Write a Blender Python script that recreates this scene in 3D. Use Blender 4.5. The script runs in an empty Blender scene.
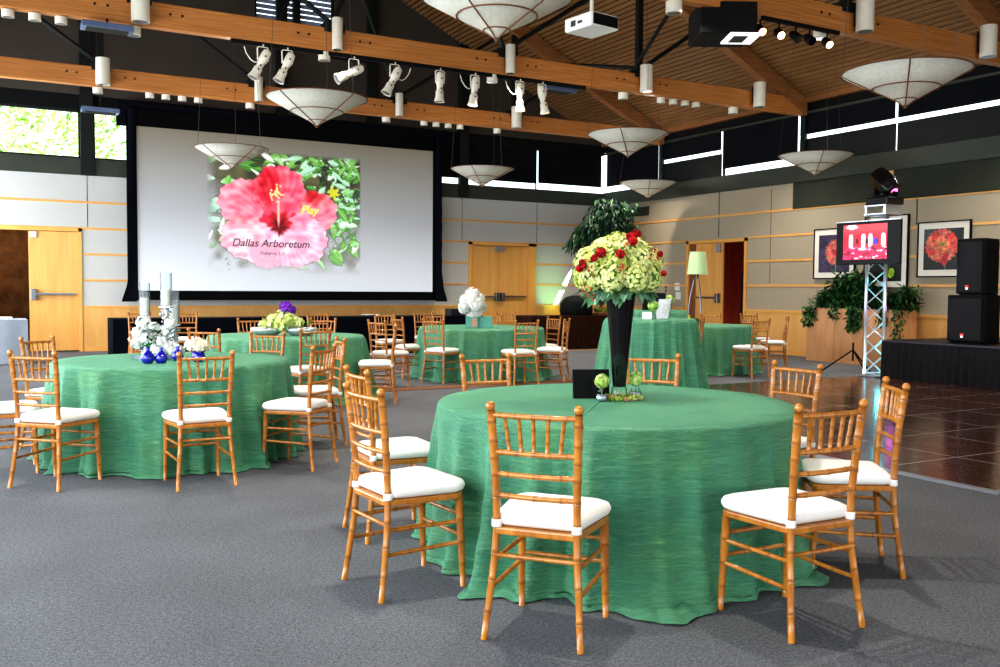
import bpy, math, random
import numpy as np
from math import sin, cos, pi, radians, sqrt, atan2, hypot
from mathutils import Vector, Matrix
random.seed(7)
RNG = np.random.default_rng(11)
SC = bpy.context.scene
COL = SC.collection

# ------------------------------------------------------------------ materials
def srgb(r, g, b):
    def f(c):
        c = c / 255.0
        return c / 12.92 if c <= 0.04045 else ((c + 0.055) / 1.055) ** 2.4
    return (f(r), f(g), f(b), 1.0)

def new_mat(name):
    m = bpy.data.materials.new(name)
    m.use_nodes = True
    nt = m.node_tree
    b = nt.nodes['Principled BSDF']
    return m, nt, b

def ramp(nt, fac, stops):
    r = nt.nodes.new('ShaderNodeValToRGB')
    while len(r.color_ramp.elements) < len(stops):
        r.color_ramp.elements.new(0.5)
    for e, (p, c) in zip(r.color_ramp.elements, stops):
        e.position = p
        e.color = c
    nt.links.new(fac, r.inputs[0])
    return r.outputs[0]

def coords(nt, kind='Object', scale=(1, 1, 1), rot=(0, 0, 0)):
    t = nt.nodes.new('ShaderNodeTexCoord')
    mp = nt.nodes.new('ShaderNodeMapping')
    mp.inputs['Scale'].default_value = scale
    mp.inputs['Rotation'].default_value = rot
    nt.links.new(t.outputs[kind], mp.inputs[0])
    return mp.outputs[0]

def noise(nt, vec, scale, detail=3.0, rough=0.55, dist=0.0):
    n = nt.nodes.new('ShaderNodeTexNoise')
    n.inputs['Scale'].default_value = scale
    n.inputs['Detail'].default_value = detail
    n.inputs['Roughness'].default_value = rough
    n.inputs['Distortion'].default_value = dist
    nt.links.new(vec, n.inputs['Vector'])
    return n.outputs['Fac']

def bump(nt, b, h, strength=0.3, dist=0.01):
    n = nt.nodes.new('ShaderNodeBump')
    n.inputs['Strength'].default_value = strength
    n.inputs['Distance'].default_value = dist
    nt.links.new(h, n.inputs['Height'])
    nt.links.new(n.outputs[0], b.inputs['Normal'])

def plain(name, col, rough=0.5, metal=0.0, var=0.12, scale=8.0, spec=0.5, emit=None, es=0.0, sheen=0.0):
    m, nt, b = new_mat(name)
    c = srgb(*col)
    if var > 0:
        f = noise(nt, coords(nt), scale)
        lo = tuple(x * (1 - var) for x in c[:3]) + (1,)
        hi = tuple(min(1, x * (1 + var)) for x in c[:3]) + (1,)
        nt.links.new(ramp(nt, f, [(0.3, lo), (0.7, hi)]), b.inputs['Base Color'])
    else:
        b.inputs['Base Color'].default_value = c
    b.inputs['Roughness'].default_value = rough
    b.inputs['Metallic'].default_value = metal
    b.inputs['Specular IOR Level'].default_value = spec
    if sheen:
        b.inputs['Sheen Weight'].default_value = sheen
    if emit:
        b.inputs['Emission Color'].default_value = srgb(*emit)
        b.inputs['Emission Strength'].default_value = es
    return m

def wood(name, c1, c2, scale=(1, 1, 12), sc=3.0, rough=0.45, spec=0.5, coat=0.0, bs=0.05):
    m, nt, b = new_mat(name)
    v = coords(nt, 'Object', scale)
    f = noise(nt, v, sc, 6, 0.6, 0.6)
    nt.links.new(ramp(nt, f, [(0.25, srgb(*c1)), (0.75, srgb(*c2))]), b.inputs['Base Color'])
    b.inputs['Roughness'].default_value = rough
    b.inputs['Specular IOR Level'].default_value = spec
    b.inputs['Coat Weight'].default_value = coat
    b.inputs['Coat Roughness'].default_value = 0.15
    if bs:
        bump(nt, b, f, bs, 0.005)
    return m

def emis(name, col, s):
    m, nt, b = new_mat(name)
    b.inputs['Base Color'].default_value = srgb(*col)
    b.inputs['Emission Color'].default_value = srgb(*col)
    b.inputs['Emission Strength'].default_value = s
    return m

def vcol_mat(name, rough=0.6, es=0.0, trans=0.0, spec=0.3):
    m, nt, b = new_mat(name)
    a = nt.nodes.new('ShaderNodeVertexColor')
    a.layer_name = 'Col'
    nt.links.new(a.outputs[0], b.inputs['Base Color'])
    b.inputs['Roughness'].default_value = rough
    b.inputs['Specular IOR Level'].default_value = spec
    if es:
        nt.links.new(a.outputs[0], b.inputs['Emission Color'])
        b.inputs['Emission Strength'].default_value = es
    if trans:
        b.inputs['Subsurface Weight'].default_value = 0.0
    return m

def glass_mat(name, col=(255, 255, 255), rough=0.02, alpha=0.25):
    m = bpy.data.materials.new(name)
    m.use_nodes = True
    nt = m.node_tree
    nt.nodes.clear()
    out = nt.nodes.new('ShaderNodeOutputMaterial')
    t = nt.nodes.new('ShaderNodeBsdfTransparent')
    t.inputs[0].default_value = srgb(*col)
    if alpha > 0:
        lw = nt.nodes.new('ShaderNodeLayerWeight'); lw.inputs['Blend'].default_value = 0.5
        nt.links.new(ramp(nt, lw.outputs['Facing'], [(0.35, srgb(*col)), (1.0, srgb(96, 104, 108))]), t.inputs[0])
    g = nt.nodes.new('ShaderNodeBsdfGlossy')
    g.inputs['Roughness'].default_value = rough
    fr = nt.nodes.new('ShaderNodeLayerWeight')
    fr.inputs['Blend'].default_value = 0.35
    pw = nt.nodes.new('ShaderNodeMath'); pw.operation = 'POWER'; pw.inputs[1].default_value = 3.0
    nt.links.new(fr.outputs['Facing'], pw.inputs[0])
    sc_ = nt.nodes.new('ShaderNodeMath'); sc_.operation = 'MULTIPLY'; sc_.inputs[1].default_value = 0.3 if alpha > 0 else 0.1
    nt.links.new(pw.outputs[0], sc_.inputs[0])
    ad = nt.nodes.new('ShaderNodeMath')
    ad.operation = 'ADD'
    ad.inputs[1].default_value = alpha
    nt.links.new(sc_.outputs[0], ad.inputs[0])
    mx = nt.nodes.new('ShaderNodeMixShader')
    nt.links.new(ad.outputs[0], mx.inputs[0])
    nt.links.new(t.outputs[0], mx.inputs[1])
    nt.links.new(g.outputs[0], mx.inputs[2])
    nt.links.new(mx.outputs[0], out.inputs[0])
    return m

M = {}
def chair_material():
    m = wood('chair_wood', (150, 86, 26), (200, 132, 50), (6, 6, 1.2), 5.0, 0.30, 0.5, 0.4, 0.05)
    nt = m.node_tree; b = nt.nodes['Principled BSDF']
    src = b.inputs['Base Color'].links[0].from_socket
    a = nt.nodes.new('ShaderNodeVertexColor'); a.layer_name = 'Col'
    mu = nt.nodes.new('ShaderNodeMixRGB'); mu.blend_type = 'MULTIPLY'; mu.inputs[0].default_value = 1
    nt.links.new(src, mu.inputs[1]); nt.links.new(a.outputs[0], mu.inputs[2]); nt.links.new(mu.outputs[0], b.inputs['Base Color'])
    return m
M['chair'] = chair_material()
M['cushion'] = plain('cushion_fabric', (236, 233, 228), 0.85, var=0.03, scale=60, sheen=0.2)
M['maple'] = wood('maple_panel', (205, 150, 80), (226, 176, 108), (1.2, 1.2, .15), 4.0, 0.4, 0.4, 0.1, 0.0)
M['maple_trim'] = wood('maple_trim', (214, 152, 72), (228, 172, 96), (1, 1, 1), 3.0, 0.45, 0.4, 0, 0)
M['door'] = wood('door_veneer', (206, 146, 72), (228, 174, 98), (1.5, 1.5, .12), 4.0, 0.35, 0.5, 0.15, 0.0)
M['planterwood'] = wood('planter_veneer', (206, 146, 96), (226, 170, 122), (2, 2, .3), 4.0, 0.45, 0.4, 0, 0)
M['glulam'] = wood('glulam', (146, 84, 36), (208, 142, 76), (.25, 3, 9), 5.0, 0.5, 0.4, 0.05, 0.1)
M['glulam_r'] = wood('glulam_rafter', (112, 72, 40), (160, 108, 64), (.6, 6, 6), 4.0, 0.55, 0.3, 0, 0.1)
M['slat'] = wood('ceiling_slat', (112, 78, 46), (146, 106, 66), (5, .2, 5), 3.0, 0.55, 0.3, 0, 0)
M['black'] = plain('black_matte', (10, 11, 12), 0.8, var=0.2, spec=0.2)
M['blackcloth'] = plain('black_cloth', (11, 13, 22), 0.95, var=0.25, scale=14, spec=0.1)
M['browncloth'] = plain('brown_cloth', (52, 30, 22), 0.9, var=0.2, scale=14, spec=0.1)
M['whitecloth'] = plain('white_cloth', (150, 157, 166), 0.9, var=0.04)
M['steel'] = plain('dark_steel', (14, 19, 17), 0.6, var=0.2, spec=0.3)
M['sill'] = plain('olive_sill', (44, 50, 38), 0.6, var=0.15, scale=2)
M['gable'] = plain('gable_wall', (66, 58, 50), 0.9, var=0.12, scale=1.2)
M['shade'] = plain('roller_shade', (13, 15, 20), 0.9, var=0.2, scale=2, spec=0.15)
M['darkpanel'] = plain('dark_panel', (42, 46, 34), 0.9, var=0.15, scale=3)
M['chrome'] = plain('chrome', (128, 134, 142), 0.28, 1.0, var=0.0)
M['alu'] = plain('aluminium', (205, 210, 218), 0.3, 0.85, var=0.0)
M['white'] = plain('white_enamel', (222, 216, 200), 0.45, var=0.04)
M['whiteplastic'] = plain('white_plastic', (228, 228, 222), 0.4, var=0.02)
M['candle'] = plain('candle_wax', (236, 233, 224), 0.6, var=0.02)
M['blackgloss'] = plain('black_gloss', (9, 10, 12), 0.12, var=0.0, spec=0.6)
M['skirtblack'] = plain('stage_skirt_cloth', (22, 21, 25), 0.8, var=.2, spec=.3)
M['stageedge'] = plain('stage_edge', (54, 46, 62), 0.5, var=0)
M['speaker'] = plain('speaker_grille', (26, 26, 30), 0.75, var=0.35, scale=120, spec=0.3)
M['screenblack'] = plain('screen_border', (6, 7, 9), 0.9, var=0.0, spec=0.1)
M['cobalt'] = plain('cobalt_glass', (14, 22, 150), 0.06, var=0.0, spec=0.8)
M['glass'] = glass_mat('clear_glass', (244, 247, 248), 0.02, 0.03)
M['winglass'] = glass_mat('window_glass', (250, 253, 252), 0.0, 0.0)
M['crystal'] = plain('crystal', (196, 204, 212), 0.1, 0.6, var=0.0, spec=0.9)
M['silver'] = plain('silver_leaf', (190, 195, 198), 0.35, 0.8, var=0.2, scale=30)
M['leafvc'] = vcol_mat('leaf_colours', 0.5)
M['petalvc'] = vcol_mat('petal_colours', 0.75)
M['treevc'] = vcol_mat('outdoor_leaves', 0.6, es=0.9)  # self-glow stands in for sunlight on the leaves
M['printvc'] = vcol_mat('printed_photo', 0.35)
def proj_mat():
    m = vcol_mat('projected_light', 0.9, es=0.40)
    nt = m.node_tree; b = nt.nodes['Principled BSDF']
    a = [n for n in nt.nodes if n.type == 'VERTEX_COLOR'][0]
    nt.links.new(a.outputs['Alpha'], b.inputs['Alpha'])
    return m
M['projvc'] = proj_mat()
M['tvvc'] = vcol_mat('television_picture', 0.3, es=1.1)
M['lamp_hot'] = emis('warm_lamp', (255, 190, 130), 9.0)
M['pinklens'] = emis('pink_lens', (255, 90, 190), 6.0)
M['redled'] = emis('red_badge', (230, 40, 30), 1.0)
M['whiteled'] = emis('white_badge', (235, 235, 235), .8)
M['lightpanel'] = emis('light_panel', (225, 230, 235), 1.0)
M['bluevent'] = plain('vent_metal', (120, 140, 180), 0.3, 0.7, var=0.1)
M['tvblack'] = plain('television_black', (9, 10, 13), 0.45, var=0, spec=0.25)
M['brownbark'] = plain('bark', (92, 70, 48), 0.9, var=0.2)
M['terracotta'] = plain('pot', (60, 52, 46), 0.7)
M['redwall'] = wood('hall_wood', (92, 26, 14), (128, 44, 22), (2, 2, .2), 3.0, 0.5, 0.3, 0, 0)
M['stonewall'] = plain('rough_stone', (96, 66, 34), 0.9, var=0.45, scale=5)
M['textyellow'] = emis('yellow_letters', (228, 222, 90), .75)
M['textgrey'] = plain('grey_letters', (92, 88, 104), 0.9, var=0)
M['textlight'] = plain('light_grey_letters', (150, 140, 156), 0.9, var=0)
M['matboard'] = plain('mat_board', (226, 220, 208), 0.8, var=0.02)
M['tealbox'] = plain('teal_box', (86, 158, 146), 0.5, var=0.15)
M['rope'] = plain('brown_rib', (112, 62, 30), 0.6, var=0.1)
M['grille'] = plain('vent_grille', (52, 50, 42), 0.7)
M['strip'] = wood('floor_strip', (110, 66, 44), (138, 88, 62), (1, 4, 1), 3, 0.5, 0.3, 0, 0)
M['tanstrip'] = plain('tan_strip', (196, 140, 92), 0.6)
M['greyup'] = plain('grey_fabric', (30, 30, 34), 0.9)
M['pinkpaper'] = plain('pink_paper', (220, 150, 160), 0.8)

# pendant shade: translucent paper
def shade_material():
    m, nt, b = new_mat('pendant_paper')
    f = noise(nt, coords(nt), 25, 4)
    col = ramp(nt, f, [(0.3, srgb(204, 201, 188)), (0.7, srgb(220, 217, 206))])
    nt.links.new(col, b.inputs['Base Color'])
    b.inputs['Roughness'].default_value = 0.8
    tr = nt.nodes.new('ShaderNodeBsdfTranslucent')
    nt.links.new(col, tr.inputs[0])
    mx = nt.nodes.new('ShaderNodeMixShader')
    mx.inputs[0].default_value = 0.35
    out = nt.nodes['Material Output']
    nt.links.new(b.outputs[0], mx.inputs[1])
    nt.links.new(tr.outputs[0], mx.inputs[2])
    nt.links.new(mx.outputs[0], out.inputs[0])
    return m
M['pendant'] = shade_material()

def lampshade_material():
    m, nt, b = new_mat('pale_green_shade')
    b.inputs['Base Color'].default_value = srgb(176, 200, 150)
    b.inputs['Roughness'].default_value = 0.8
    b.inputs['Emission Color'].default_value = srgb(196, 220, 170)
    b.inputs['Emission Strength'].default_value = 0.22
    return m
M['lampshade'] = lampshade_material()

def carpet():
    m, nt, b = new_mat('carpet_grey')
    v = coords(nt, 'Object')
    fine = noise(nt, v, 130, 2, 0.7)
    mid = noise(nt, coords(nt, 'Object', (1, 1.4, 1), (0, 0, .5)), 48, 4, 0.75)
    big = noise(nt, v, 0.9, 3)
    c1 = ramp(nt, fine, [(0.36, srgb(70, 73, 79)), (0.64, srgb(152, 155, 161))])
    c2 = ramp(nt, mid, [(0.36, srgb(78, 79, 83)), (0.62, srgb(140, 142, 146))])
    mx = nt.nodes.new('ShaderNodeMixRGB')
    mx.inputs[0].default_value = 0.5
    nt.links.new(c1, mx.inputs[1]); nt.links.new(c2, mx.inputs[2])
    c3 = ramp(nt, big, [(0.3, (.58, .58, .58, 1)), (0.7, (.76, .76, .77, 1))])
    mu = nt.nodes.new('ShaderNodeMixRGB'); mu.blend_type = 'MULTIPLY'; mu.inputs[0].default_value = 1
    nt.links.new(mx.outputs[0], mu.inputs[1]); nt.links.new(c3, mu.inputs[2])
    nt.links.new(mu.outputs[0], b.inputs['Base Color'])
    b.inputs['Roughness'].default_value = 0.95
    b.inputs['Specular IOR Level'].default_value = 0.1
    bump(nt, b, fine, 0.6, 0.006)
    return m
M['carpet'] = carpet()

def fabricwall(name, c1, c2):
    m, nt, b = new_mat(name)
    f = noise(nt, coords(nt, 'Object', (1, 1, 1)), 70, 3, 0.7)
    nt.links.new(ramp(nt, f, [(0.3, srgb(*c1)), (0.7, srgb(*c2))]), b.inputs['Base Color'])
    b.inputs['Roughness'].default_value = 0.95
    b.inputs['Specular IOR Level'].default_value = 0.1
    return m
M['panel'] = fabricwall('wall_fabric', (170, 169, 164), (198, 198, 194))
M['panel_r'] = fabricwall('wall_fabric_right', (150, 138, 118), (176, 164, 142))

def dancewood():
    m, nt, b = new_mat('dance_parquet')
    t = nt.nodes.new('ShaderNodeTexCoord')
    br = nt.nodes.new('ShaderNodeTexBrick')
    br.offset = 0.0
    br.inputs['Scale'].default_value = 1.0
    br.inputs['Brick Width'].default_value = 0.915
    br.inputs['Row Height'].default_value = 0.915
    br.inputs['Mortar Size'].default_value = 0.006
    br.inputs['Mortar Smooth'].default_value = 0.0
    br.inputs['Color1'].default_value = srgb(74, 44, 34)
    br.inputs['Color2'].default_value = srgb(56, 34, 28)
    br.inputs['Mortar'].default_value = srgb(176, 164, 164)
    nt.links.new(t.outputs['Object'], br.inputs['Vector'])
    f = noise(nt, coords(nt, 'Object', (1, 9, 1)), 4, 5)
    c = ramp(nt, f, [(0.3, (.65, .65, .65, 1)), (0.7, (1.25, 1.2, 1.2, 1))])
    mu = nt.nodes.new('ShaderNodeMixRGB'); mu.blend_type = 'MULTIPLY'; mu.inputs[0].default_value = 1
    nt.links.new(br.outputs[0], mu.inputs[1]); nt.links.new(c, mu.inputs[2])
    nt.links.new(mu.outputs[0], b.inputs['Base Color'])
    f2 = noise(nt, coords(nt, 'Object'), 5, 3)
    r = ramp(nt, f2, [(0.3, (.12, .12, .12, 1)), (0.7, (.2, .2, .2, 1))])
    nt.links.new(r, b.inputs['Roughness'])
    b.inputs['Specular IOR Level'].default_value = 0.6
    return m
M['dance'] = dancewood()

def cloth_material():
    m, nt, b = new_mat('green_shantung')
    def uvn(scale, s, d=4, dist=0.3):
        t = nt.nodes.new('ShaderNodeUVMap'); t.uv_map = 'UVMap'
        mp = nt.nodes.new('ShaderNodeMapping')
        mp.inputs['Scale'].default_value = scale
        mp.inputs['Rotation'].default_value = (0, 0, radians(7))
        nt.links.new(t.outputs[0], mp.inputs[0])
        return noise(nt, mp.outputs[0], s, d, 0.65, dist)
    a = uvn((1.6, 20.0, 1), 5.0, 5, 1.2)
    a2 = uvn((3.5, 9.0, 1), 6.0, 4, 1.6)
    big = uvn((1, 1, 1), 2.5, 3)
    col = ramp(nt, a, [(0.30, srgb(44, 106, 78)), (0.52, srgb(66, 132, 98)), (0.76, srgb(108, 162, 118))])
    c3 = ramp(nt, big, [(0.3, (.74, .86, .92, 1)), (0.5, (1.0, 1.0, 1.0, 1)), (0.72, (1.42, 1.08, .78, 1))])  # broad warm tint puts reflected light into the cloth colour
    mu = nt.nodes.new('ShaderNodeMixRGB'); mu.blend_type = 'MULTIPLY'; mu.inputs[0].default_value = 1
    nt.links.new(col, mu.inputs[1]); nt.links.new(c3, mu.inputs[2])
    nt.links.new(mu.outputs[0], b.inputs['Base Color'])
    b.inputs['Roughness'].default_value = 0.46
    b.inputs['Specular IOR Level'].default_value = 0.5
    b.inputs['Sheen Weight'].default_value = 0.5
    b.inputs['Sheen Tint'].default_value = srgb(150, 230, 190)
    ad = nt.nodes.new('ShaderNodeMath'); ad.operation = 'ADD'
    nt.links.new(a, ad.inputs[0]); nt.links.new(a2, ad.inputs[1])
    t = nt.nodes.new('ShaderNodeUVMap'); t.uv_map = 'UVMap'
    sp = nt.nodes.new('ShaderNodeSeparateXYZ'); nt.links.new(t.outputs[0], sp.inputs[0])
    def mth(op, a_, b_):
        n_ = nt.nodes.new('ShaderNodeMath'); n_.operation = op
        for k_, q_ in enumerate((a_, b_)):
            if isinstance(q_, float): n_.inputs[k_].default_value = q_
            else: nt.links.new(q_, n_.inputs[k_])
        return n_.outputs[0]
    ln = mth('ABSOLUTE', mth('ADD', mth('ADD', sp.outputs[1], 0.40), mth('MULTIPLY', sp.outputs[0], 0.10)), 0.0)
    cr = mth('MULTIPLY', mth('MAXIMUM', mth('SUBTRACT', 1.0, mth('DIVIDE', ln, 0.014)), 0.0), 1.4)
    ln2 = mth('ABSOLUTE', mth('ADD', mth('ADD', sp.outputs[0], 0.08), mth('MULTIPLY', sp.outputs[1], -0.25)), 0.0)
    cr2 = mth('MULTIPLY', mth('MAXIMUM', mth('SUBTRACT', 1.0, mth('DIVIDE', ln2, 0.012)), 0.0), 0.7)
    hh = mth('ADD', mth('ADD', ad.outputs[0], cr), cr2)
    bump(nt, b, hh, 0.9, 0.012)
    return m
M['green'] = cloth_material()

# ------------------------------------------------------------------ mesh builder
class MB:
    def __init__(s):
        s.v = []; s.f = []; s.c = []; s.cur = None
    def _add(s, vs, fs):
        o = len(s.v)
        s.v += [tuple(v) for v in vs]
        s.f += [tuple(i + o for i in f) for f in fs]
        if s.cur is not None:
            s.c += [s.cur] * len(vs)
    def box(s, x0, x1, y0, y1, z0, z1, mtx=None):
        vs = [(x, y, z) for x in (x0, x1) for y in (y0, y1) for z in (z0, z1)]
        if mtx is not None:
            vs = [mtx @ Vector(v) for v in vs]
        s._add(vs, [(0, 1, 3, 2), (4, 6, 7, 5), (0, 4, 5, 1), (2, 3, 7, 6), (0, 2, 6, 4), (1, 5, 7, 3)])
        return s
    def tube(s, pts, rad, n=10, caps=True, ringcol=None):
        pts = [Vector(p) for p in pts]
        if not hasattr(rad, '__len__'):
            rad = [rad] * len(pts)
        vs = []; fs = []
        up = None
        for i, p in enumerate(pts):
            d = (pts[min(i + 1, len(pts) - 1)] - pts[max(i - 1, 0)])
            if d.length < 1e-9: d = Vector((0, 0, 1))
            d.normalize()
            if up is None:
                up = Vector((0, 0, 1)) if abs(d.z) < .9 else Vector((0, 1, 0))
            a = d.cross(up); a.normalize(); b_ = d.cross(a); up = -b_ if False else up
            for k in range(n):
                t = 2 * pi * k / n
                vs.append(p + (a * cos(t) + b_ * sin(t)) * rad[i])
        for i in range(len(pts) - 1):
            for k in range(n):
                k2 = (k + 1) % n
                fs.append((i * n + k, i * n + k2, (i + 1) * n + k2, (i + 1) * n + k))
        if caps:
            fs.append(tuple(range(n)))
            fs.append(tuple((len(pts) - 1) * n + k for k in reversed(range(n))))
        s._add(vs, fs)
        if ringcol is not None:
            for c_ in ringcol: s.c += [(c_, c_, c_, 1)] * n
        return s
    def lathe(s, prof, c=(0, 0, 0), n=24, mtx=None, sx=1.0, sy=1.0):
        vs = []; fs = []
        for (r, z) in prof:
            for k in range(n):
                t = 2 * pi * k / n
                v = Vector((c[0] + r * cos(t) * sx, c[1] + r * sin(t) * sy, c[2] + z))
                vs.append(mtx @ v if mtx is not None else v)
        for i in range(len(prof) - 1):
            for k in range(n):
                k2 = (k + 1) % n
                fs.append((i * n + k, i * n + k2, (i + 1) * n + k2, (i + 1) * n + k))
        if prof[0][0] > 1e-4: fs.append(tuple(reversed(range(n))))
        if prof[-1][0] > 1e-4: fs.append(tuple((len(prof) - 1) * n + k for k in range(n)))
        s._add(vs, fs)
        return s
    def ball(s, c, r, n=10, m=6, sx=1, sy=1, sz=1):
        return s.lathe([(max(1e-5, r * sin(pi * i / m)), -r * sz * cos(pi * i / m)) for i in range(m + 1)], c, n, sx=sx, sy=sy)
    def poly(s, pts):
        s._add(pts, [tuple(range(len(pts)))])
        return s
    def prism(s, poly, z0, z1):
        n = len(poly)
        vs = [(x, y, z0) for x, y in poly] + [(x, y, z1) for x, y in poly]
        fs = [tuple(reversed(range(n))), tuple(range(n, 2 * n))] + [(i, (i + 1) % n, n + (i + 1) % n, n + i) for i in range(n)]
        s._add(vs, fs)
        return s
    def build(s, name, m, parent=None, smooth=False, loc=(0, 0, 0), rz=0, bevel=0.0, seg=2, auto=None):
        me = bpy.data.meshes.new(name)
        me.from_pydata([tuple(v) for v in s.v], [], s.f)
        me.update()
        if s.c and len(s.c) == len(s.v):
            ca = me.color_attributes.new('Col', 'FLOAT_COLOR', 'POINT')
            ca.data.foreach_set('color', np.array(s.c, dtype=np.float32).ravel())
        if smooth:
            me.polygons.foreach_set('use_smooth', [True] * len(me.polygons))
        me.materials.append(m)
        o = bpy.data.objects.new(name, me)
        COL.objects.link(o)
        if parent: o.parent = parent
        o.location = loc; o.rotation_euler = (0, 0, rz)
        if bevel:
            bv = o.modifiers.new('bevel', 'BEVEL'); bv.width = bevel; bv.segments = seg; bv.limit_method = 'ANGLE'; bv.angle_limit = radians(40)
        if smooth == 'auto' or (smooth and auto):
            try:
                me.set_sharp_from_angle(angle=radians(auto or 40))
            except Exception:
                pass
        return o

def empty(name, loc=(0, 0, 0), rz=0.0, label=None, cat=None, group=None):
    o = bpy.data.objects.new(name, None)
    COL.objects.link(o)
    o.location = loc; o.rotation_euler = (0, 0, rz)
    o.empty_display_size = 0.1
    if label: tag(o, label, cat, group)
    return o

def tag(o, label, cat, group=None):
    o['label'] = label; o['category'] = cat
    if group: o['group'] = group
    return o

def struct(o):
    o['kind'] = 'structure'
    return o

def copy_tree(o, parent=None):
    c = o.copy(); COL.objects.link(c)
    if parent is not None: c.parent = parent
    for ch in list(o.children): copy_tree(ch, c)
    return c

# ------------------------------------------------------------------ room numbers (metres, X along screen wall, Y toward it)
DY, RX, LX, BY = 20.7, 14.77, -2.3, -5.0
EAVE, RIDGE_X = 5.18, 6.235
SL = 0.495
RIDGE_Z = EAVE + SL * (RX - RIDGE_X)
WT = 0.2

# floor
b = MB().box(LX - WT, RX + WT, BY - WT, DY + 4, -0.12, 0)
struct(b.build('floor', M['carpet']))
# dance floor
b = MB(); b.box(0, 6.405, 0, 6.15, 0, 0.018)
o = b.build('dance_floor', M['dance'], loc=(5.93, 3.78, 0.001))
tag(o, 'glossy dark wooden portable dance floor in square tiles', 'dance floor')
b = MB().box(-0.05, 0, -0.05, 6.2, 0, 0.02).box(0, 6.4, -0.05, 0, 0, 0.02)
b.build('edging', M['alu'], o)
b = MB().box(4.3, 8.4, 11.2, 11.5, 0, 0.008)
tag(b.build('floor_strip', M['strip']), 'narrow brown strip laid across the carpet in front of the far round tables', 'floor strip')
b = MB().box(9.6, 13.4, 16.95, 17.05, 0, 0.012)
struct(b.build('trim_1', M['tanstrip']))

# ---------------- back wall (screen wall)
doorZ = 2.46
b = MB()
b.box(LX, -0.25, DY, DY + WT, 0, 3.57)
b.box(1.8, 10.72, DY, DY + WT, 0, 3.57)
b.box(12.56, RX + WT, DY, DY + WT, 0, 3.57)
b.box(-0.25, 1.8, DY, DY + WT, doorZ, 3.57)
b.box(10.72, 12.56, DY, DY + WT, doorZ, 3.57)
wall_back = struct(b.build('wall_back', M['panel']))
b = MB()
for z in (3.03, 2.50):
    b.box(LX, RX, DY - 0.015, DY, z - .022, z + .022)
for z in (1.98, 1.45):
    for x0, x1 in ((LX, -0.3), (1.86, 10.66), (12.62, RX)):
        b.box(x0, x1, DY - 0.015, DY, z - .022, z + .022)
for k, z in ((1, .0),):
    for x0, x1 in ((LX, -0.3), (1.86, 10.66), (12.62, RX)):
        b.box(x0, x1, DY - 0.035, DY, .88, .93)
struct(b.build('trim_2', M['maple_trim']))
b = MB()
for x0, x1 in ((LX, -0.3), (1.86, 10.66), (12.62, RX)):
    b.box(x0, x1, DY - 0.02, DY, .0, .88)
struct(b.build('trim_3', M['maple'], ))
b = MB()
for x0, x1 in ((LX, -0.3), (1.86, 10.66), (12.62, RX)):
    b.box(x0, x1, DY - 0.035, DY - .02, 0, .1)
    x = x0
    while x < x1:
        b.box(x, x + .008, DY - 0.023, DY - .02, .1, .88); x += 1.22
struct(b.build('baseboard_back', M['maple_trim']))
b = MB()
for x in (1.96, 6.2, 10.48, 12.65):
    b.box(x - .006, x + .006, DY - .004, DY, 2.53, 3.57)
struct(b.build('trim_4', M['darkpanel']))
# dark steel beam above the panels
b = MB().box(LX, RX, DY - .06, DY + WT, 3.57, 3.90)
struct(b.build('trim_5', M['sill']))
# upper back wall, dark, with window openings left & the shaded clerestory on the right
b = MB()
b.box(LX, 2.95, DY, DY + WT, 4.88, EAVE)
b.box(2.95, 9.7, DY, DY + WT, 3.9, EAVE)
b.box(9.7, RX, DY, DY + WT, 4.93, EAVE)
b.box(LX, -0.8, DY, DY + WT, 3.9, 4.88)
struct(b.build('wall_back_upper', M['black']))
# gable with a louvred window opening X 5.38..7.2  z 6.9..8
def prism_xz(poly, y0, y1):
    n = len(poly)
    m = MB()
    vs = [(x, y0, z) for x, z in poly] + [(x, y1, z) for x, z in poly]
    m._add(vs, [tuple(range(n)), tuple(reversed(range(n, 2 * n)))] + [(i, n + i, n + (i + 1) % n, (i + 1) % n) for i in range(n)])
    return m
def gz(x): return ceil_z(x) + .13
def ceil_z(x):
    return EAVE + SL * (RX - x) if x > RIDGE_X else EAVE + SL * (x - LX)
wx0, wx1, wz0, wz1 = 5.38, 7.2, 6.7, 8.0
b = MB()
for poly in ([(LX, EAVE), (wx0, EAVE), (wx0, gz(wx0)), (LX, gz(LX))], [(wx1, EAVE), (RX, EAVE), (RX, gz(RX)), (wx1, gz(wx1))],
             [(wx0, EAVE), (wx1, EAVE), (wx1, wz0), (wx0, wz0)], [(wx0, wz1), (wx1, wz1), (wx1, gz(wx1)), (RIDGE_X, gz(RIDGE_X)), (wx0, gz(wx0))]):
    p = prism_xz(poly, DY, DY + WT)
    b._add(p.v, p.f)
struct(b.build('wall_gable', M['gable']))
b = MB()
for x in (1.96, 5.95, 8.1, 10.48):
    b.box(x - .12, x + .12, DY - .12, DY, 3.57 if x in (1.96, 10.48) else EAVE - .2, ceil_z(x) - .02)
b.box(7.0, 8.1, DY - .1, DY, 6.55, 6.75)
struct(b.build('trim_6', M['steel']))
# louvre window
w = struct(empty('window_1', (0, DY + .05, 0)))
MB().box(wx0, wx0 + .05, 0, .08, wz0, wz1).box(wx1 - .05, wx1, 0, .08, wz0, wz1).box(6.25, 6.4, -.06, .08, wz0, wz1).build('window_frame', M['steel'], w)
b = MB()
z = wz0
while z < wz1:
    b.box(wx0, wx1, 0.1, .13, z, z + .088); z += .115
b.build('louvre', plain('louvre_blue', (140, 156, 182), .5, var=.05), w)
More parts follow.
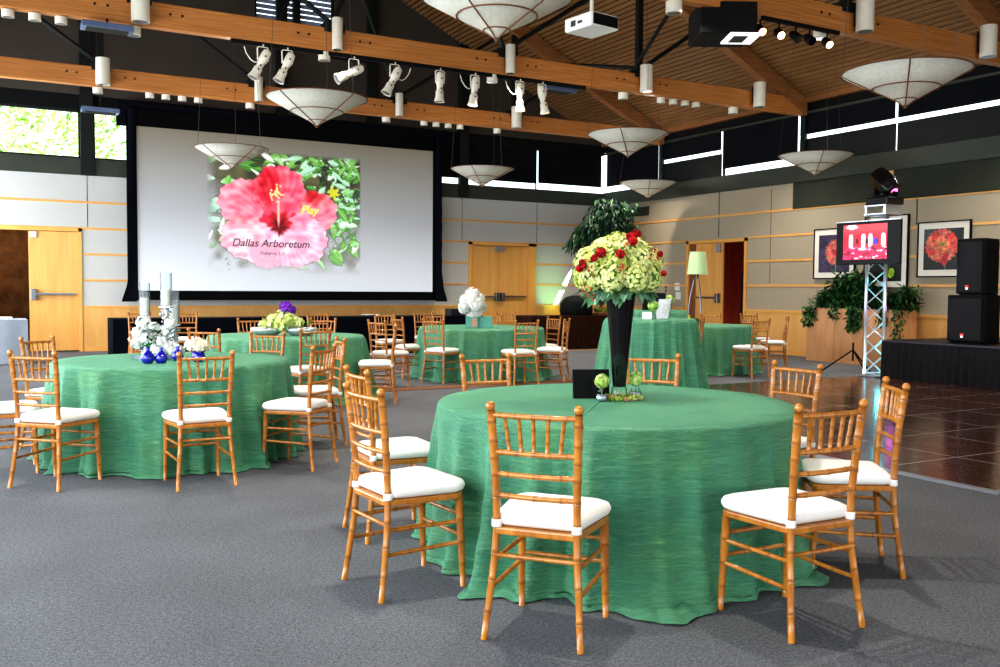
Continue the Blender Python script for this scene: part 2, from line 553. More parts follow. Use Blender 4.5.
# left tree windows
def window_unit(n, x0, x1, z0, z1):
    w = struct(empty('window_%d' % n, (0, DY + .04, 0)))
    t = .045
    MB().box(x0, x1, 0, .08, z0, z0 + t).box(x0, x1, 0, .08, z1 - t, z1).box(x0, x0 + t, 0, .08, z0, z1).box(x1 - t, x1, 0, .08, z0, z1).build('window_frame', M['steel'], w)
    MB().box(x0, x1, .04, .045, z0, z1).build('pane', M['winglass'], w)
window_unit(2, -0.8, 1.86, 3.9, 4.88)
window_unit(3, 2.08, 2.95, 3.9, 4.88)

# shaded clerestory windows: frames + pulled roller shades with light showing below and between
def shade_window_back(n, x0, x1, zb, zt=4.93):
    w = struct(empty('window_%d' % n, (0, DY + .03, 0)))
    MB().box(x0, x1, .05, .1, 3.9, 3.925).box(x0 - .012, x0 + .012, .05, .09, 3.9, zt).build('window_frame', M['steel'], w)
    MB().box(x0 + .03, x1 - .03, 0, .01, zb, zt).box(x0 + .05, x1 - .05, -.01, .02, zb - .02, zb).build('roller_shade', M['shade'], w)
    MB().box(x0, x1, .06, .064, 3.9, zt).build('pane', M['winglass'], w)
shade_window_back(4, 9.7, 10.48, 4.08)
shade_window_back(5, 10.48, 12.67, 4.08)
shade_window_back(6, 12.67, 14.72, 4.10)

# ---------------- right wall
dy0, dy1 = 15.32, 17.28
b = MB()
b.box(RX, RX + WT, BY, dy0, 0, 3.03)
b.box(RX, RX + WT, 13.99, dy0, 3.03, 3.57)
b.box(RX, RX + WT, dy1, DY, 0, 3.57)
b.box(RX, RX + WT, dy0, dy1, doorZ, 3.57)
struct(b.build('wall_right', M['panel_r']))
b = MB().box(RX - .02, RX + WT, BY, 13.99, 3.03, 3.60)
struct(b.build('trim_7', M['darkpanel']))
b = MB()
b.box(RX - .015, RX, BY, DY, 3.008, 3.052)
b.box(RX - .015, RX, BY, dy0 - .05, 2.478, 2.522).box(RX - .015, RX, dy1, DY, 2.478, 2.522)
for z in (1.98, 1.45):
    b.box(RX - .015, RX, BY, dy0 - .05, z - .022, z + .022).box(RX - .015, RX, dy1 + .05, DY, z - .022, z + .022)
for y0, y1 in ((BY, dy0 - .05), (dy1 + .05, DY)):
    b.box(RX - .035, RX, y0, y1, .88, .93)
b.box(RX - .03, RX, 11.56, 11.72, 2.4, 3.60)
struct(b.build('trim_8', M['maple_trim']))
b = MB()
for y0, y1 in ((BY, dy0 - .05), (dy1 + .05, DY)):
    b.box(RX - .02, RX, y0, y1, 0, .88)
struct(b.build('trim_9', M['maple']))
b = MB()
for y0, y1 in ((BY, dy0 - .05), (dy1 + .05, DY)):
    b.box(RX - .035, RX - .02, y0, y1, 0, .12)
    y = y0
    while y < y1:
        b.box(RX - .023, RX - .02, y, y + .01, .12, .88); y += .61
struct(b.build('baseboard_right', M['maple_trim']))
b = MB().box(RX - .006, RX, 9.4, 9.42, 1, 3.6).box(RX - .006, RX, 11.05, 11.07, 2.55, 3.57).box(RX - .006, RX, 16.2, 16.22, 2.55, 3.57).box(RX - .004, RX, 14.6, 14.61, 1.5, 3.5)
struct(b.build('trim_10', M['darkpanel']))
b = MB().box(RX - .08, RX + WT, BY, DY, 3.57, 3.92)
struct(b.build('trim_11', M['sill']))
b = MB().box(RX, RX + WT, BY, DY, 5.0, EAVE + .1)
struct(b.build('wall_right_upper', M['black']))
b = MB().box(RX - .05, RX, BY, DY, 4.93, 4.98)
struct(b.build('trim_12', M['sill']))
edges = [20.66, 18.42, 16.18, 13.9, 11.56, 9.35, 7.1, 4.9, 2.7, .5, -1.7, -4.9]
zbs = [4.09, 4.53, 4.09, 4.53, 4.53, 4.53, 4.53, 4.5, 4.5, 4.5, 4.5]
for i in range(len(edges) - 1):
    y1, y0 = edges[i], edges[i + 1]
    w = struct(empty('window_%d' % (7 + i), (RX + .03, 0, 0)))
    f = MB().box(.05, .1, y0, y1, 3.92, 3.94).box(.04, .1, y0 - .015, y0 + .015, 3.92, 4.4)
    if i % 2 == 1 or i > 2:
        f.box(.0, .02, y0 + .02, y1 - .02, 3.92, 4.44)
    f.build('window_frame', M['steel'], w)
    MB().box(0, .01, y0 + .04, y1 - .02, zbs[i], 5.0).build('roller_shade', M['shade'], w)
    MB().box(.06, .064, y0, y1, 3.92, 5.0).build('pane', M['winglass'], w)
b = MB()
for y in (18.42, 13.88, 9.35):
    b.box(RX - .05, RX + .02, y - .2, y - .08, 3.9, 5.1)
struct(b.build('trim_13', M['steel']))

# ---------------- left wall and rear wall (behind the camera) with big daylight openings
b = MB().box(LX - WT, LX, BY, DY, 0, .5).box(LX - WT, LX, BY, DY, 3.9, EAVE)
for y in (-5, -1, 3.2, 7.4, 11.6, 15.8, 20.3):
    b.box(LX - WT, LX, y, y + .4, .5, 3.9)
struct(b.build('wall_left', M['panel']))
b = MB().box(LX, RX, BY - WT, BY, 0, .3).box(LX, RX, BY - WT, BY, 3.6, EAVE)
for x in (-2.3, 1.9, 6.0, 10.2, 14.37):
    b.box(x, x + .4, BY - WT, BY, .3, 3.6)
p = prism_xz([(LX, EAVE), (RX, EAVE), (RIDGE_X, RIDGE_Z)], BY - WT, BY)
b._add(p.v, p.f)
struct(b.build('wall_rear', M['panel']))

# ---------------- ceiling: dark deck with wooden slats running along Y
b = MB()
for sgn, xe in ((1, RX), (-1, LX)):
    p = prism_xz([(xe + sgn * .3, EAVE - .15 + .32), (RIDGE_X, RIDGE_Z + .32), (RIDGE_X, RIDGE_Z + .12), (xe + sgn * .3, EAVE - .15 + .12)], BY, DY + WT)
    b._add(p.v, p.f)
struct(b.build('ceiling', M['black']))
b = MB()
L = hypot(RX - RIDGE_X, RIDGE_Z - EAVE)
ux, uz = (RX - RIDGE_X) / L, -(RIDGE_Z - EAVE) / L
N = int(L / .118)
for sg in (1, -1):
    for i in range(N + 1):
        s0 = i * .118; s1 = s0 + .058
        for (ya, yb) in ((BY, DY),):
            pts = []
            for s_, off in ((s0, 0), (s1, 0), (s1, .035), (s0, .035)):
                x = RIDGE_X + sg * (ux * s_ + (-uz) * off * 0)
                z = RIDGE_Z + uz * s_ + off
                pts.append((x, z))
            p = prism_xz(pts, ya, yb)
            b._add(p.v, p.f)
struct(b.build('ceiling_slats', M['slat']))
b = MB().box(RX - .12, RX, BY, DY, EAVE - .03, EAVE + .12)
struct(b.build('trim_14', M['glulam_r']))

# ---------------- doors
def panic(parent, x0, x1, y, z, lockx, name='panic_bar', axis='x', sgn=-1):
    b = MB()
    if axis == 'x':
        b.box(x0, x1, y - .075, y - .035, z - .022, z + .022)
        b.box(lockx - .05, lockx + .05, y - .10, y, z - .12, z + .10)
    else:
        b.box(y - .075, y - .035, x0, x1, z - .022, z + .022)
        b.box(y - .10, y, lockx - .05, lockx + .05, z - .12, z + .10)
    b.build(name, M['chrome'], parent, bevel=.008)
d = struct(empty('door_1', (0, 0, 0)))
MB().box(.88, 1.78, DY + .02, DY + .07, .03, 2.42).build('door_leaf', M['door'], d)
MB().box(-.3, -.25, DY - .03, DY + .12, 0, 2.5).box(1.78, 1.84, DY - .03, DY + .12, 0, 2.5).box(-.3, 1.84, DY - .03, DY + .12, 2.43, 2.50).build('door_frame', M['maple_trim'], d)
panic(d, .95, 1.73, DY + .02, 1.17, .95)
MB().box(.90, 1.02, DY - .02, DY + .02, 2.29, 2.41).build('door_closer', M['alu'], d)
b = MB().box(-1.6, 1.9, DY + 3.0, DY + 3.1, 0, 2.6).box(-1.6, -1.5, DY + WT, DY + 3, 0, 2.6).box(1.85, 1.95, DY + WT, DY + 3, 0, 2.6)
struct(b.build('wall_vestibule', M['stonewall']))
struct(MB().box(-1.6, 1.95, DY + WT, DY + 3.1, 2.6, 2.65).build('ceiling_vestibule', M['redwall']))
d = struct(empty('door_2', (0, 0, 0)))
MB().box(10.76, 11.555, DY + .04, DY + .09, .03, 2.42).build('door_leaf', M['door'], d)
MB().box(11.565, 12.40, DY + .04, DY + .09, .03, 2.42).build('door_leaf', M['door'], d)
MB().box(10.66, 10.76, DY - .03, DY + .14, 0, 2.5).box(12.40, 12.62, DY - .03, DY + .14, 0, 2.5).box(10.66, 12.62, DY - .03, DY + .14, 2.43, 2.50).build('door_frame', M['maple_trim'], d)
MB().box(10.7, 12.6, DY + .14, DY + .2, 0, 2.5).build('backing', M['door'], d)
panic(d, 10.86, 11.5, DY + .04, 1.14, 11.48)
panic(d, 11.62, 12.34, DY + .04, 1.14, 11.64)
MB().box(11.42, 11.53, DY, DY + .04, 2.28, 2.41).build('door_closer', M['alu'], d)
MB().box(11.59, 11.70, DY, DY + .04, 2.28, 2.41).build('door_closer', M['alu'], d)
d = struct(empty('door_3', (0, 0, 0)))
MB().box(RX + .03, RX + .08, 16.1, 17.0, .02, 2.42).build('door_leaf', M['door'], d)
MB().box(RX - .03, RX + .14, 17.2, 17.3, 0, 2.5).box(RX - .03, RX + .14, 15.28, 15.36, 0, 2.5).box(RX - .03, RX + .14, 15.28, 17.3, 2.43, 2.5).build('door_frame', M['maple_trim'], d)
MB().box(RX + .02, RX + .14, 17.0, 17.2, 0, 2.45).build('side_jamb', M['strip'], d)
panic(d, 16.2, 16.95, RX + .03, 1.17, 16.2, axis='y')
MB().box(RX - .02, RX + .03, 16.13, 16.28, 2.2, 2.4).build('door_closer', M['alu'], d)
b = MB().box(RX + 1.6, RX + 1.7, 14.6, 18.5, 0, 2.7).box(RX + WT, RX + 1.7, 17.5, 17.6, 0, 2.7).box(RX + WT, RX + 1.7, 14.5, 14.6, 0, 2.7).box(RX + WT, RX + 1.7, 14.5, 17.6, 2.7, 2.75)
struct(b.build('wall_hallway', M['redwall']))
# unidentified black shape just inside the dark doorway, built as hanging folds
def drape(n, x0, x1, y, z0, z1, amp, k, axis='x', taper=0.0, rows=6):
    m = MB(); cols = n; vs = []
    for r in range(rows + 1):
        v = r / rows
        z = z1 + (z0 - z1) * v
        for i in range(cols + 1):
            u = i / cols
            x = x0 + (x1 - x0) * u
            x = (x0 + x1) / 2 + (x - (x0 + x1) / 2) * (1 + taper * (v - .5))
            o = amp * (.4 + .6 * v) * (sin(u * k * 2 * pi + 1.3 * sin(u * 5)) + .35 * sin(u * k * 5.3 + 1))
            vs.append((x, y + o, z) if axis == 'x' else (y + o, x, z))
    fs = [(r * (cols + 1) + i, r * (cols + 1) + i + 1, (r + 1) * (cols + 1) + i + 1, (r + 1) * (cols + 1) + i) for r in range(rows) for i in range(cols)]
    m._add(vs, fs)
    return m
o = drape(30, 15.62, 16.02, RX + .55, .02, 1.75, .03, 4, 'y').build('black_drape', M['black'], smooth=True)
tag(o, 'black drape hanging inside the dark open doorway of the right wall', 'drape')
o = MB().box(RX + .9, RX + 1.0, 15.55, 15.75, 2.52, 2.55).build('hall_light', emis('hall_glow', (255, 190, 150), 4)); tag(o, 'small glowing ceiling light inside the dark doorway', 'light')

# ---------------- trusses
def truss(Y, label):
    t = empty('roof_truss', (0, Y, 0), 0, label, 'roof truss')
    MB().box(LX + .1, RX - .2, 0, .16, 4.88, 5.22).build('bottom_chord', M['glulam'], t, bevel=.01, seg=1)
    for sg in (1, -1):
        xe = RX - .1 if sg == 1 else LX + .1
        ze = ceil_z(xe)
        p = prism_xz([(xe, ze - .02), (RIDGE_X, RIDGE_Z - .02), (RIDGE_X, RIDGE_Z - .36), (xe, ze - .34)], -.02, .18)
        p.build('rafter', M['glulam_r'], t)
    yc = .10
    for xa, za, xb, zb in ((1.97, 5.2, 1.97, ceil_z(1.97) - .2), (10.5, 5.2, 10.5, ceil_z(10.5) - .2)):
        MB().box(xa - .055, xa + .055, yc - .05, yc + .05, za, zb).build('web_post', M['steel'], t)
    for xa, za, xb, zb in ((4.73, 5.3, 1.97, 7.15), (7.7, 5.3, 10.5, 7.15), (10.5, 5.3, 12.3, 6.5), (1.97, 5.3, .2, 6.5), (4.73, 5.3, 6.2, 9.0), (7.7, 5.3, 6.25, 9.0)):
        MB().tube([(xa, yc, za), (xb, yc, zb)], .04, 8).build('web_strut', M['steel'], t)
    for x in (1.97, 4.73, 7.7, 10.5):
        MB().box(x - .16, x + .16, -.012, .172, 5.16, 5.30).build('gusset_plate', M['steel'], t)
        for dx in (-.56, -.40, .40, .56):
            MB().tube([(x + dx, -.012, 5.08), (x + dx, 0, 5.08)], .018, 8).build('bolt', M['steel'], t)
    return t
truss(9.0, 'nearest wooden roof truss, its beam crossing the top right corner')
truss(13.6, 'middle wooden roof truss carrying the row of white stage spotlights')
truss(18.1, 'farthest wooden roof truss just in front of the projection screen')
truss(4.5, 'wooden roof truss over the room nearest the camera and above the view')
# horizontal steel wind-bracing behind the middle truss
for (a, c) in (((10.5, 13.75, 5.36), (7.9, 17.9, 6.1)), ((8.8, 9.2, 6.6), (10.4, 13.6, 5.4))):
    o = MB().tube([a, c], .035, 8).build('bracing_rod', M['steel'])
    tag(o, 'dark steel bracing rod running back from the middle truss node' if a[1] > 13 else 'dark steel bracing rod rising behind the ceiling projector', 'bracing')

# cylinder downlights on beam faces
def cylinder_light(Y, x, r, label):
    t = empty('cylinder_downlight', (x, Y - r - .04, 4.88), 0, label, 'downlight', 'white cylinder lights on the roof beams')
    MB().lathe([(r, 0), (r, .46), (r * .96, .465)], n=24).build('housing', M['white'], t, smooth=True, auto=40)
    MB().lathe([(r * .82, -.004), (r * .82, .004)], n=20).build('lens', M['chrome'], t)
    MB().box(-.04, .04, r - .02, r + .05, .1, .4).build('bracket', M['steel'], t)
trn = {9.0: 'nearest beam', 13.6: 'middle beam', 18.1: 'farthest beam'}
for Y, lst in ((9.0, ((10.61, .12, 'white cylinder downlight at the top centre-right on the nearest beam'), (13.33, .12, 'white cylinder downlight on the nearest beam by the right wall, far right'))),
               (13.6, ((1.96, .12, 'large white cylinder downlight at the top left of the middle beam'), (4.73, .08, 'slim white cylinder downlight on the middle beam beside the louvred window'),
                       (7.7, .08, 'slim white cylinder downlight on the middle beam right below the big pendant'), (10.48, .115, 'white cylinder downlight on the middle beam under the black vertical post'),
                       (13.22, .115, 'white cylinder downlight on the middle beam nearest the right wall'))),
               (18.1, ((1.98, .12, 'white cylinder downlight on the farthest beam above the left tree windows'), (4.74, .08, 'slim white cylinder downlight on the farthest beam under the left stage spotlight'),
                       (7.64, .08, 'slim white cylinder downlight on the farthest beam above the screen top right'), (10.42, .115, 'white cylinder downlight on the farthest beam right of the screen')))):
    for x, r, lb in lst:
        cylinder_light(Y, x, r, lb)

# little white downlights hanging under the beams
def small_light(x, Y, label, r=.075, h=.1, group=None, warm=False):
    t = empty('small_downlight', (x, Y, 4.87 - h), 0, label, 'downlight', group)
    MB().lathe([(r, 0), (r, h)], n=18).build('housing', M['white'], t, smooth=True, auto=40)
    MB().lathe([(r * .8, -.004), (r * .8, .002)], n=16).build('lens', M['chrome'], t)
for x, lb in ((1.91, 'small white downlight under the middle beam beside the top-left cylinder light'), (4.6, 'small white downlight under the middle beam just right of two leaning spotlights'),
              (7.48, 'small white downlight under the middle beam between the fourth and fifth spotlights'), (10.16, 'small white downlight under the middle beam left of the black post'),
              (12.79, 'small white downlight under the middle beam near its right end')):
    small_light(x, 13.7, lb, .09, .12)
for x, lb in ((1.92, 'small white downlight under the farthest beam beside its leftmost cylinder light'), (4.63, 'small white downlight under the farthest beam left of the screen-side pendant'),
              (7.44, 'small white downlight under the farthest beam above the screen beside a slim cylinder'), (10.07, 'small white downlight under the farthest beam right above the screen edge')):
    small_light(x, 18.2, lb, .085, .1)
small_light(7.5, 9.1, 'small white downlight near the top edge above the black ceiling box', .1, .14)
small_light(10.05, 9.1, 'small white downlight at the right end of the black track spotlights', .1, .1)
for xs, Y, g, lb in (((.39, .7, 1.01), 13.7, 'three floodlights under the middle beam, far left', 'white stub floodlight in the trio under the middle beam at the top left corner'),
                     ((2.8, 3.08, 3.37, 3.66), 18.2, 'four floodlights above the screen left', 'white stub floodlight in the row of four above the top left of the screen'),
                     ((8.3, 8.58, 8.87, 9.15), 18.2, 'four floodlights above the screen right', 'white stub floodlight in the row of four above the top right of the screen'),
                     ((11.02, 11.31, 11.59, 11.86), 13.7, 'four floodlights under the middle beam right', 'white stub floodlight in the row of four under the right part of the middle beam')):
    for x in xs:
        small_light(x, Y, lb, .075, .09, g)

# stage spotlights (ellipsoidals)
rail = MB().box(3.2, 9.3, 13.62, 13.67, 4.82, 4.88).build('lighting_rail', M['black'])
tag(rail, 'black lighting rail under the middle beam holding the white stage spotlights', 'lighting rail')
def ellipsoidal(x, z, yaw, tilt, label, cable):
    t = empty('stage_spotlight', (x, 13.645, 4.82), 0, label, 'spotlight', 'white stage spotlights under the middle beam')
    yk = MB()
    yk.tube([(-.075, 0, -.20), (-.08, 0, -.03), (-.06, 0, 0), (.06, 0, 0), (.08, 0, -.03), (.075, 0, -.20)], .011, 6)
    yk.tube([(0, 0, 0), (0, 0, .03)], .03, 8)
    y = yk.build('yoke', M['white'], t); y.rotation_euler = (0, 0, yaw)
    mt = Matrix.Translation((0, 0, -.19)) @ Matrix.Rotation(yaw, 4, 'Z') @ Matrix.Rotation(tilt, 4, 'Y') @ Matrix.Scale(.86, 4)
    bd = MB().lathe([(.02, .2), (.065, .17), (.078, .1), (.078, -.02), (.06, -.05), (.055, -.14), (.075, -.17), (.075, -.26)], n=16, mtx=mt)
    bd.build('lamp_body', M['white'], t, smooth=True, auto=35)
    MB().lathe([(.075, -.26), (.10, -.36), (.092, -.36), (.07, -.27)], n=16, mtx=mt).build('lens_barrel', M['white'], t, smooth=True, auto=35)
    for a in (-.12, -.2, .06):
        MB().ball(mt @ Vector((0, -.078, a)), .014, 8, 5).build('focus_knob', M['black'], t, smooth=True)
    MB().lathe([(.03, -.352), (.085, -.350)], n=14, mtx=mt).build('lens', M['lamp_hot'] if x > 6.9 and x < 7.2 or x > 7.9 else M['chrome'], t)
    s = cable
    if s: MB().tube([(s * .07, 0, -.22), (s * .12, .0, -.235), (s * .18, 0, -.20), (s * .24, 0, -.12), (s * .27, 0, -.03)], .008, 6).build('cable', M['white'], t, smooth=True)
for (x, tilt, cable, lb) in ((3.66, radians(28), -1, 'leftmost white stage spotlight, leaning left, with a looping cable at its left'),
                             (4.02, radians(26), 0, 'second white stage spotlight from the left, leaning left beside the first'),
                             (5.05, radians(62), 0, 'white stage spotlight turned almost sideways above the small pendant gap'),
                             (5.72, radians(28), 1, 'white stage spotlight leaning left with a cable curving at its right'),
                             (6.5, radians(2), 0, 'white stage spotlight hanging straight down in the middle of the row'),
                             (7.13, radians(8), -1, 'white stage spotlight hanging with a cable curving at its left, left of a slim cylinder'),
                             (7.98, radians(-2), -1, 'white stage spotlight with warm glow, just right of the slim cylinder light'),
                             (8.42, radians(-12), 0, 'rightmost white stage spotlight, tilted right with warm glow')):
    ellipsoidal(x, 4.6, 0, tilt, lb, cable)

# black track spots under nearest beam
t = MB().box(8.75, 10.15, 8.86, 8.9, 4.78, 4.83).build('track_rail', M['black'])
tag(t, 'black track rail under the nearest beam at the top right', 'lighting rail')
for i, (x, tz, lit, lb) in enumerate(((8.72, .5, 1, 'leftmost black track spotlight, glowing, beside the black ceiling box'), (9.05, .6, 1, 'second black track spotlight from the left with a warm glowing face'),
                                      (9.35, -.3, 0, 'third black track spotlight on the short track, unlit'), (9.6, .2, 0, 'fourth black track spotlight, unlit, pointing down'), (9.93, .4, 1, 'rightmost black track spotlight, glowing orange next to a white downlight'))):
    s = empty('track_spotlight', (x, 8.88, 4.78), 0, lb, 'spotlight', 'black spotlights on the short track')
    MB().tube([(0, 0, 0), (0, 0, -.08)], .012, 6).build('stem', M['black'], s)
    mt = Matrix.Translation((0, 0, -.13)) @ Matrix.Rotation(tz * .6, 4, 'Y') @ Matrix.Rotation(-.9, 4, 'X')
    MB().lathe([(.03, .1), (.055, .06), (.06, -.07)], n=14, mtx=mt).build('housing', M['black'], s, smooth=True, auto=40)
    MB().lathe([(.001, -.066), (.05, -.072)], n=14, mtx=mt).build('lens', M['lamp_hot'] if lit else M['blackgloss'], s)
# black box with a pale panel
t = empty('ceiling_box', (8.38, 9.05, 4.5), radians(-28), 'large black box unit with pale underside panel hanging at the nearest beam', 'ceiling unit')
MB().box(-.42, .30, -.15, .55, .06, .46).build('housing', M['black'], t, bevel=.02)
MB().box(-.05, .34, -.2, .30, .04, .06).build('panel', M['lightpanel'], t)
MB().box(.02, .2, -.1, .2, .035, .04).build('panel_grille', M['grille'], t)
# two metallic vents under beams
for x, Y, z, lb in ((1.55, 13.5, 4.72, 'shiny metal louvred fixture under the middle beam near the top left corner'), (8.9, 13.9, 4.78, 'bluish metal louvred fixture behind the right end of the spotlight row'), (2.0, 18.6, 4.5, 'slim shiny metal fixture in front of the left tree windows')):
    t = empty('louvred_fixture', (x, Y, z), 0, lb, 'light fixture')
    MB().box(-.32, .32, -.14, .14, 0, .08).build('housing', M['bluevent'], t, bevel=.01)
    g = MB()
    for k in range(6): g.box(-.26, .26, -.11 + k * .04, -.10 + k * .04, -.008, 0)
    g.build('louvre', M['grille'], t)
    MB().tube([(0, 0, .08), (0, 0, .4 if Y > 18 else .16)], .015, 6).build('hanger', M['steel'], t)

# projector on the ceiling pole
t = empty('projector', (6.42, 9.3, 4.4), radians(8), 'white video projector hanging from the ceiling on a white pole', 'projector')
MB().box(-.29, .29, -.32, .32, 0, .22).build('housing', M['whiteplastic'], t, bevel=.035, seg=3)
MB().box(-.26, .26, -.326, -.316, .025, .195).build('vent_panel', M['black'], t, bevel=.004)
t.scale = (.76, .76, .76)
MB().tube([(.12, .32, .11), (.12, .38, .11)], .07, 20).build('lens', M['blackgloss'], t)
MB().tube([(0, 0, .2), (0, 0, 6.3)], .03, 10).build('pole', M['white'], t)
MB().box(-.294, -.286, -.1, .0, .08, .12).box(-.292, -.286, .05, .16, .06, .15).build('connector_panel', M['grille'], t)

# pendants
def pendant(x, y, z, label, D=1.3):
    t = empty('pendant_lamp', (x, y, z), 0, label, 'pendant lamp', 'cone shaped pendant lamps')
    R = D / 2; H = .355
    MB().lathe([(.012, 0), (R * .12, .05), (R * .5, .05 + (H - .05) * .42), (R, H)], n=48).build('shade', M['pendant'], t, smooth=True)
    rb = MB()
    for rr, zz in ((R, H), (R * .52, .05 + (H - .05) * .44), (R * .17, .07)):
        pts = [((rr + .003) * cos(2 * pi * k / 40), (rr + .003) * sin(2 * pi * k / 40), zz - .004) for k in range(41)]
        rb.tube(pts, .0065, 6, caps=False)
    for k in range(4):
        a = 2 * pi * k / 4 + .28 + x * .05
        rb.tube([(.02 * cos(a), .02 * sin(a), .0), (R * .125 * cos(a), R * .125 * sin(a), .045), (R * .505 * cos(a), R * .505 * sin(a), .05 + (H - .05) * .42 - .004), ((R + .003) * cos(a), (R + .003) * sin(a), H)], .0065, 6)
    rb.build('ribs', M['rope'], t, smooth=True)
    MB().lathe([(.001, -.03), (.018, -.02), (.02, .01)], n=10).build('tip', M['brownbark'], t)
    w = MB()
    top = ceil_z(x) - z - .02
    for k in range(3):
        a = 2 * pi * k / 3 + .4
        w.tube([(R * cos(a), R * sin(a), H), (R * .6 * cos(a), R * .6 * sin(a), top)], .0035, 4)
    w.build('hanging_wire', M['grille'], t)
for x, y, z, lb in ((3.83, 6.94, 3.44, 'largest cone pendant, cut off by the top edge at centre'), (3.88, 11.85, 3.44, 'cone pendant below the stage spotlights, left of centre'),
                    (4.03, 17.17, 3.48, 'cone pendant hanging in front of the top left of the projected flower'), (9.11, 17.08, 3.45, 'cone pendant hanging just right of the screen'),
                    (9.14, 12.17, 3.48, 'cone pendant under the beam end, above the bouquet'), (13.6, 17.33, 3.47, 'small cone pendant in the far right corner above the tree'),
                    (8.6, 6.62, 3.31, 'big cone pendant at the upper right below the nearest beam'), (13.22, 12.02, 3.43, 'cone pendant in front of the right wall, left of the TV truss')):
    pendant(x, y, z, lb)

# ---------------- projection screen
def grid_image(img, x0, x1, z0, z1, name, m, parent, mapf):
    """img: h x w x 3 linear colours, row 0 at the top; a mesh of that many vertices with vertex colours"""
    h, w, nc = img.shape
    vs = []; cs = []
    for j in range(h):
        for i in range(w):
            vs.append(mapf(x0 + (x1 - x0) * i / (w - 1), z1 + (z0 - z1) * j / (h - 1)))
    fs = [(j * w + i, (j + 1) * w + i, (j + 1) * w + i + 1, j * w + i + 1) for j in range(h - 1) for i in range(w - 1)]
    mb = MB(); mb.v = vs; mb.f = fs
    cs = img.reshape(-1, 4) if nc == 4 else np.concatenate([img.reshape(-1, 3), np.ones((h * w, 1))], 1)
    mb.c = [tuple(c) for c in cs]
    return mb.build(name, m, parent)

def vnoise(h, w, cells, seed):
    r = np.random.default_rng(seed)
    g = r.random((cells + 2, cells + 2))
    yy = np.linspace(0, cells, h); xx = np.linspace(0, cells, w)
    yi = yy.astype(int); xi = xx.astype(int); fy = (yy - yi)[:, None]; fx = (xx - xi)[None, :]
    fy = fy * fy * (3 - 2 * fy); fx = fx * fx * (3 - 2 * fx)
    a = g[yi][:, xi]; b_ = g[yi][:, xi + 1]; c = g[yi + 1][:, xi]; d_ = g[yi + 1][:, xi + 1]
    return (a * (1 - fx) + b_ * fx) * (1 - fy) + (c * (1 - fx) + d_ * fx) * fy

def lin(img):
    c = np.clip(img / 255.0, 0, 1)
    return np.where(c <= .04045, c / 12.92, ((c + .055) / 1.055) ** 2.4)

def over(img, mask, col):
    img[:] = img * (1 - mask[..., None]) + np.array(col, float) * mask[..., None] if not isinstance(col, np.ndarray) or col.ndim == 1 else img * (1 - mask[..., None]) + col * mask[..., None]

def blob(X, Y, cx, cy, rx, ry, rot=0.0, ruffle=0.0, k=7, ph=0.0, soft=.06, pw=2.0):
    c, s_ = cos(rot), sin(rot)
    u = ((X - cx) * c + (Y - cy) * s_) / rx; v = (-(X - cx) * s_ + (Y - cy) * c) / ry
    th = np.arctan2(v, u)
    r = (np.abs(u) ** pw + np.abs(v) ** pw) ** (1 / pw)
    lim = 1 + ruffle * (np.sin(k * th + ph) + .6 * np.sin(2.3 * k * th + 2 * ph))
    return np.clip((lim - r) / soft, 0, 1)

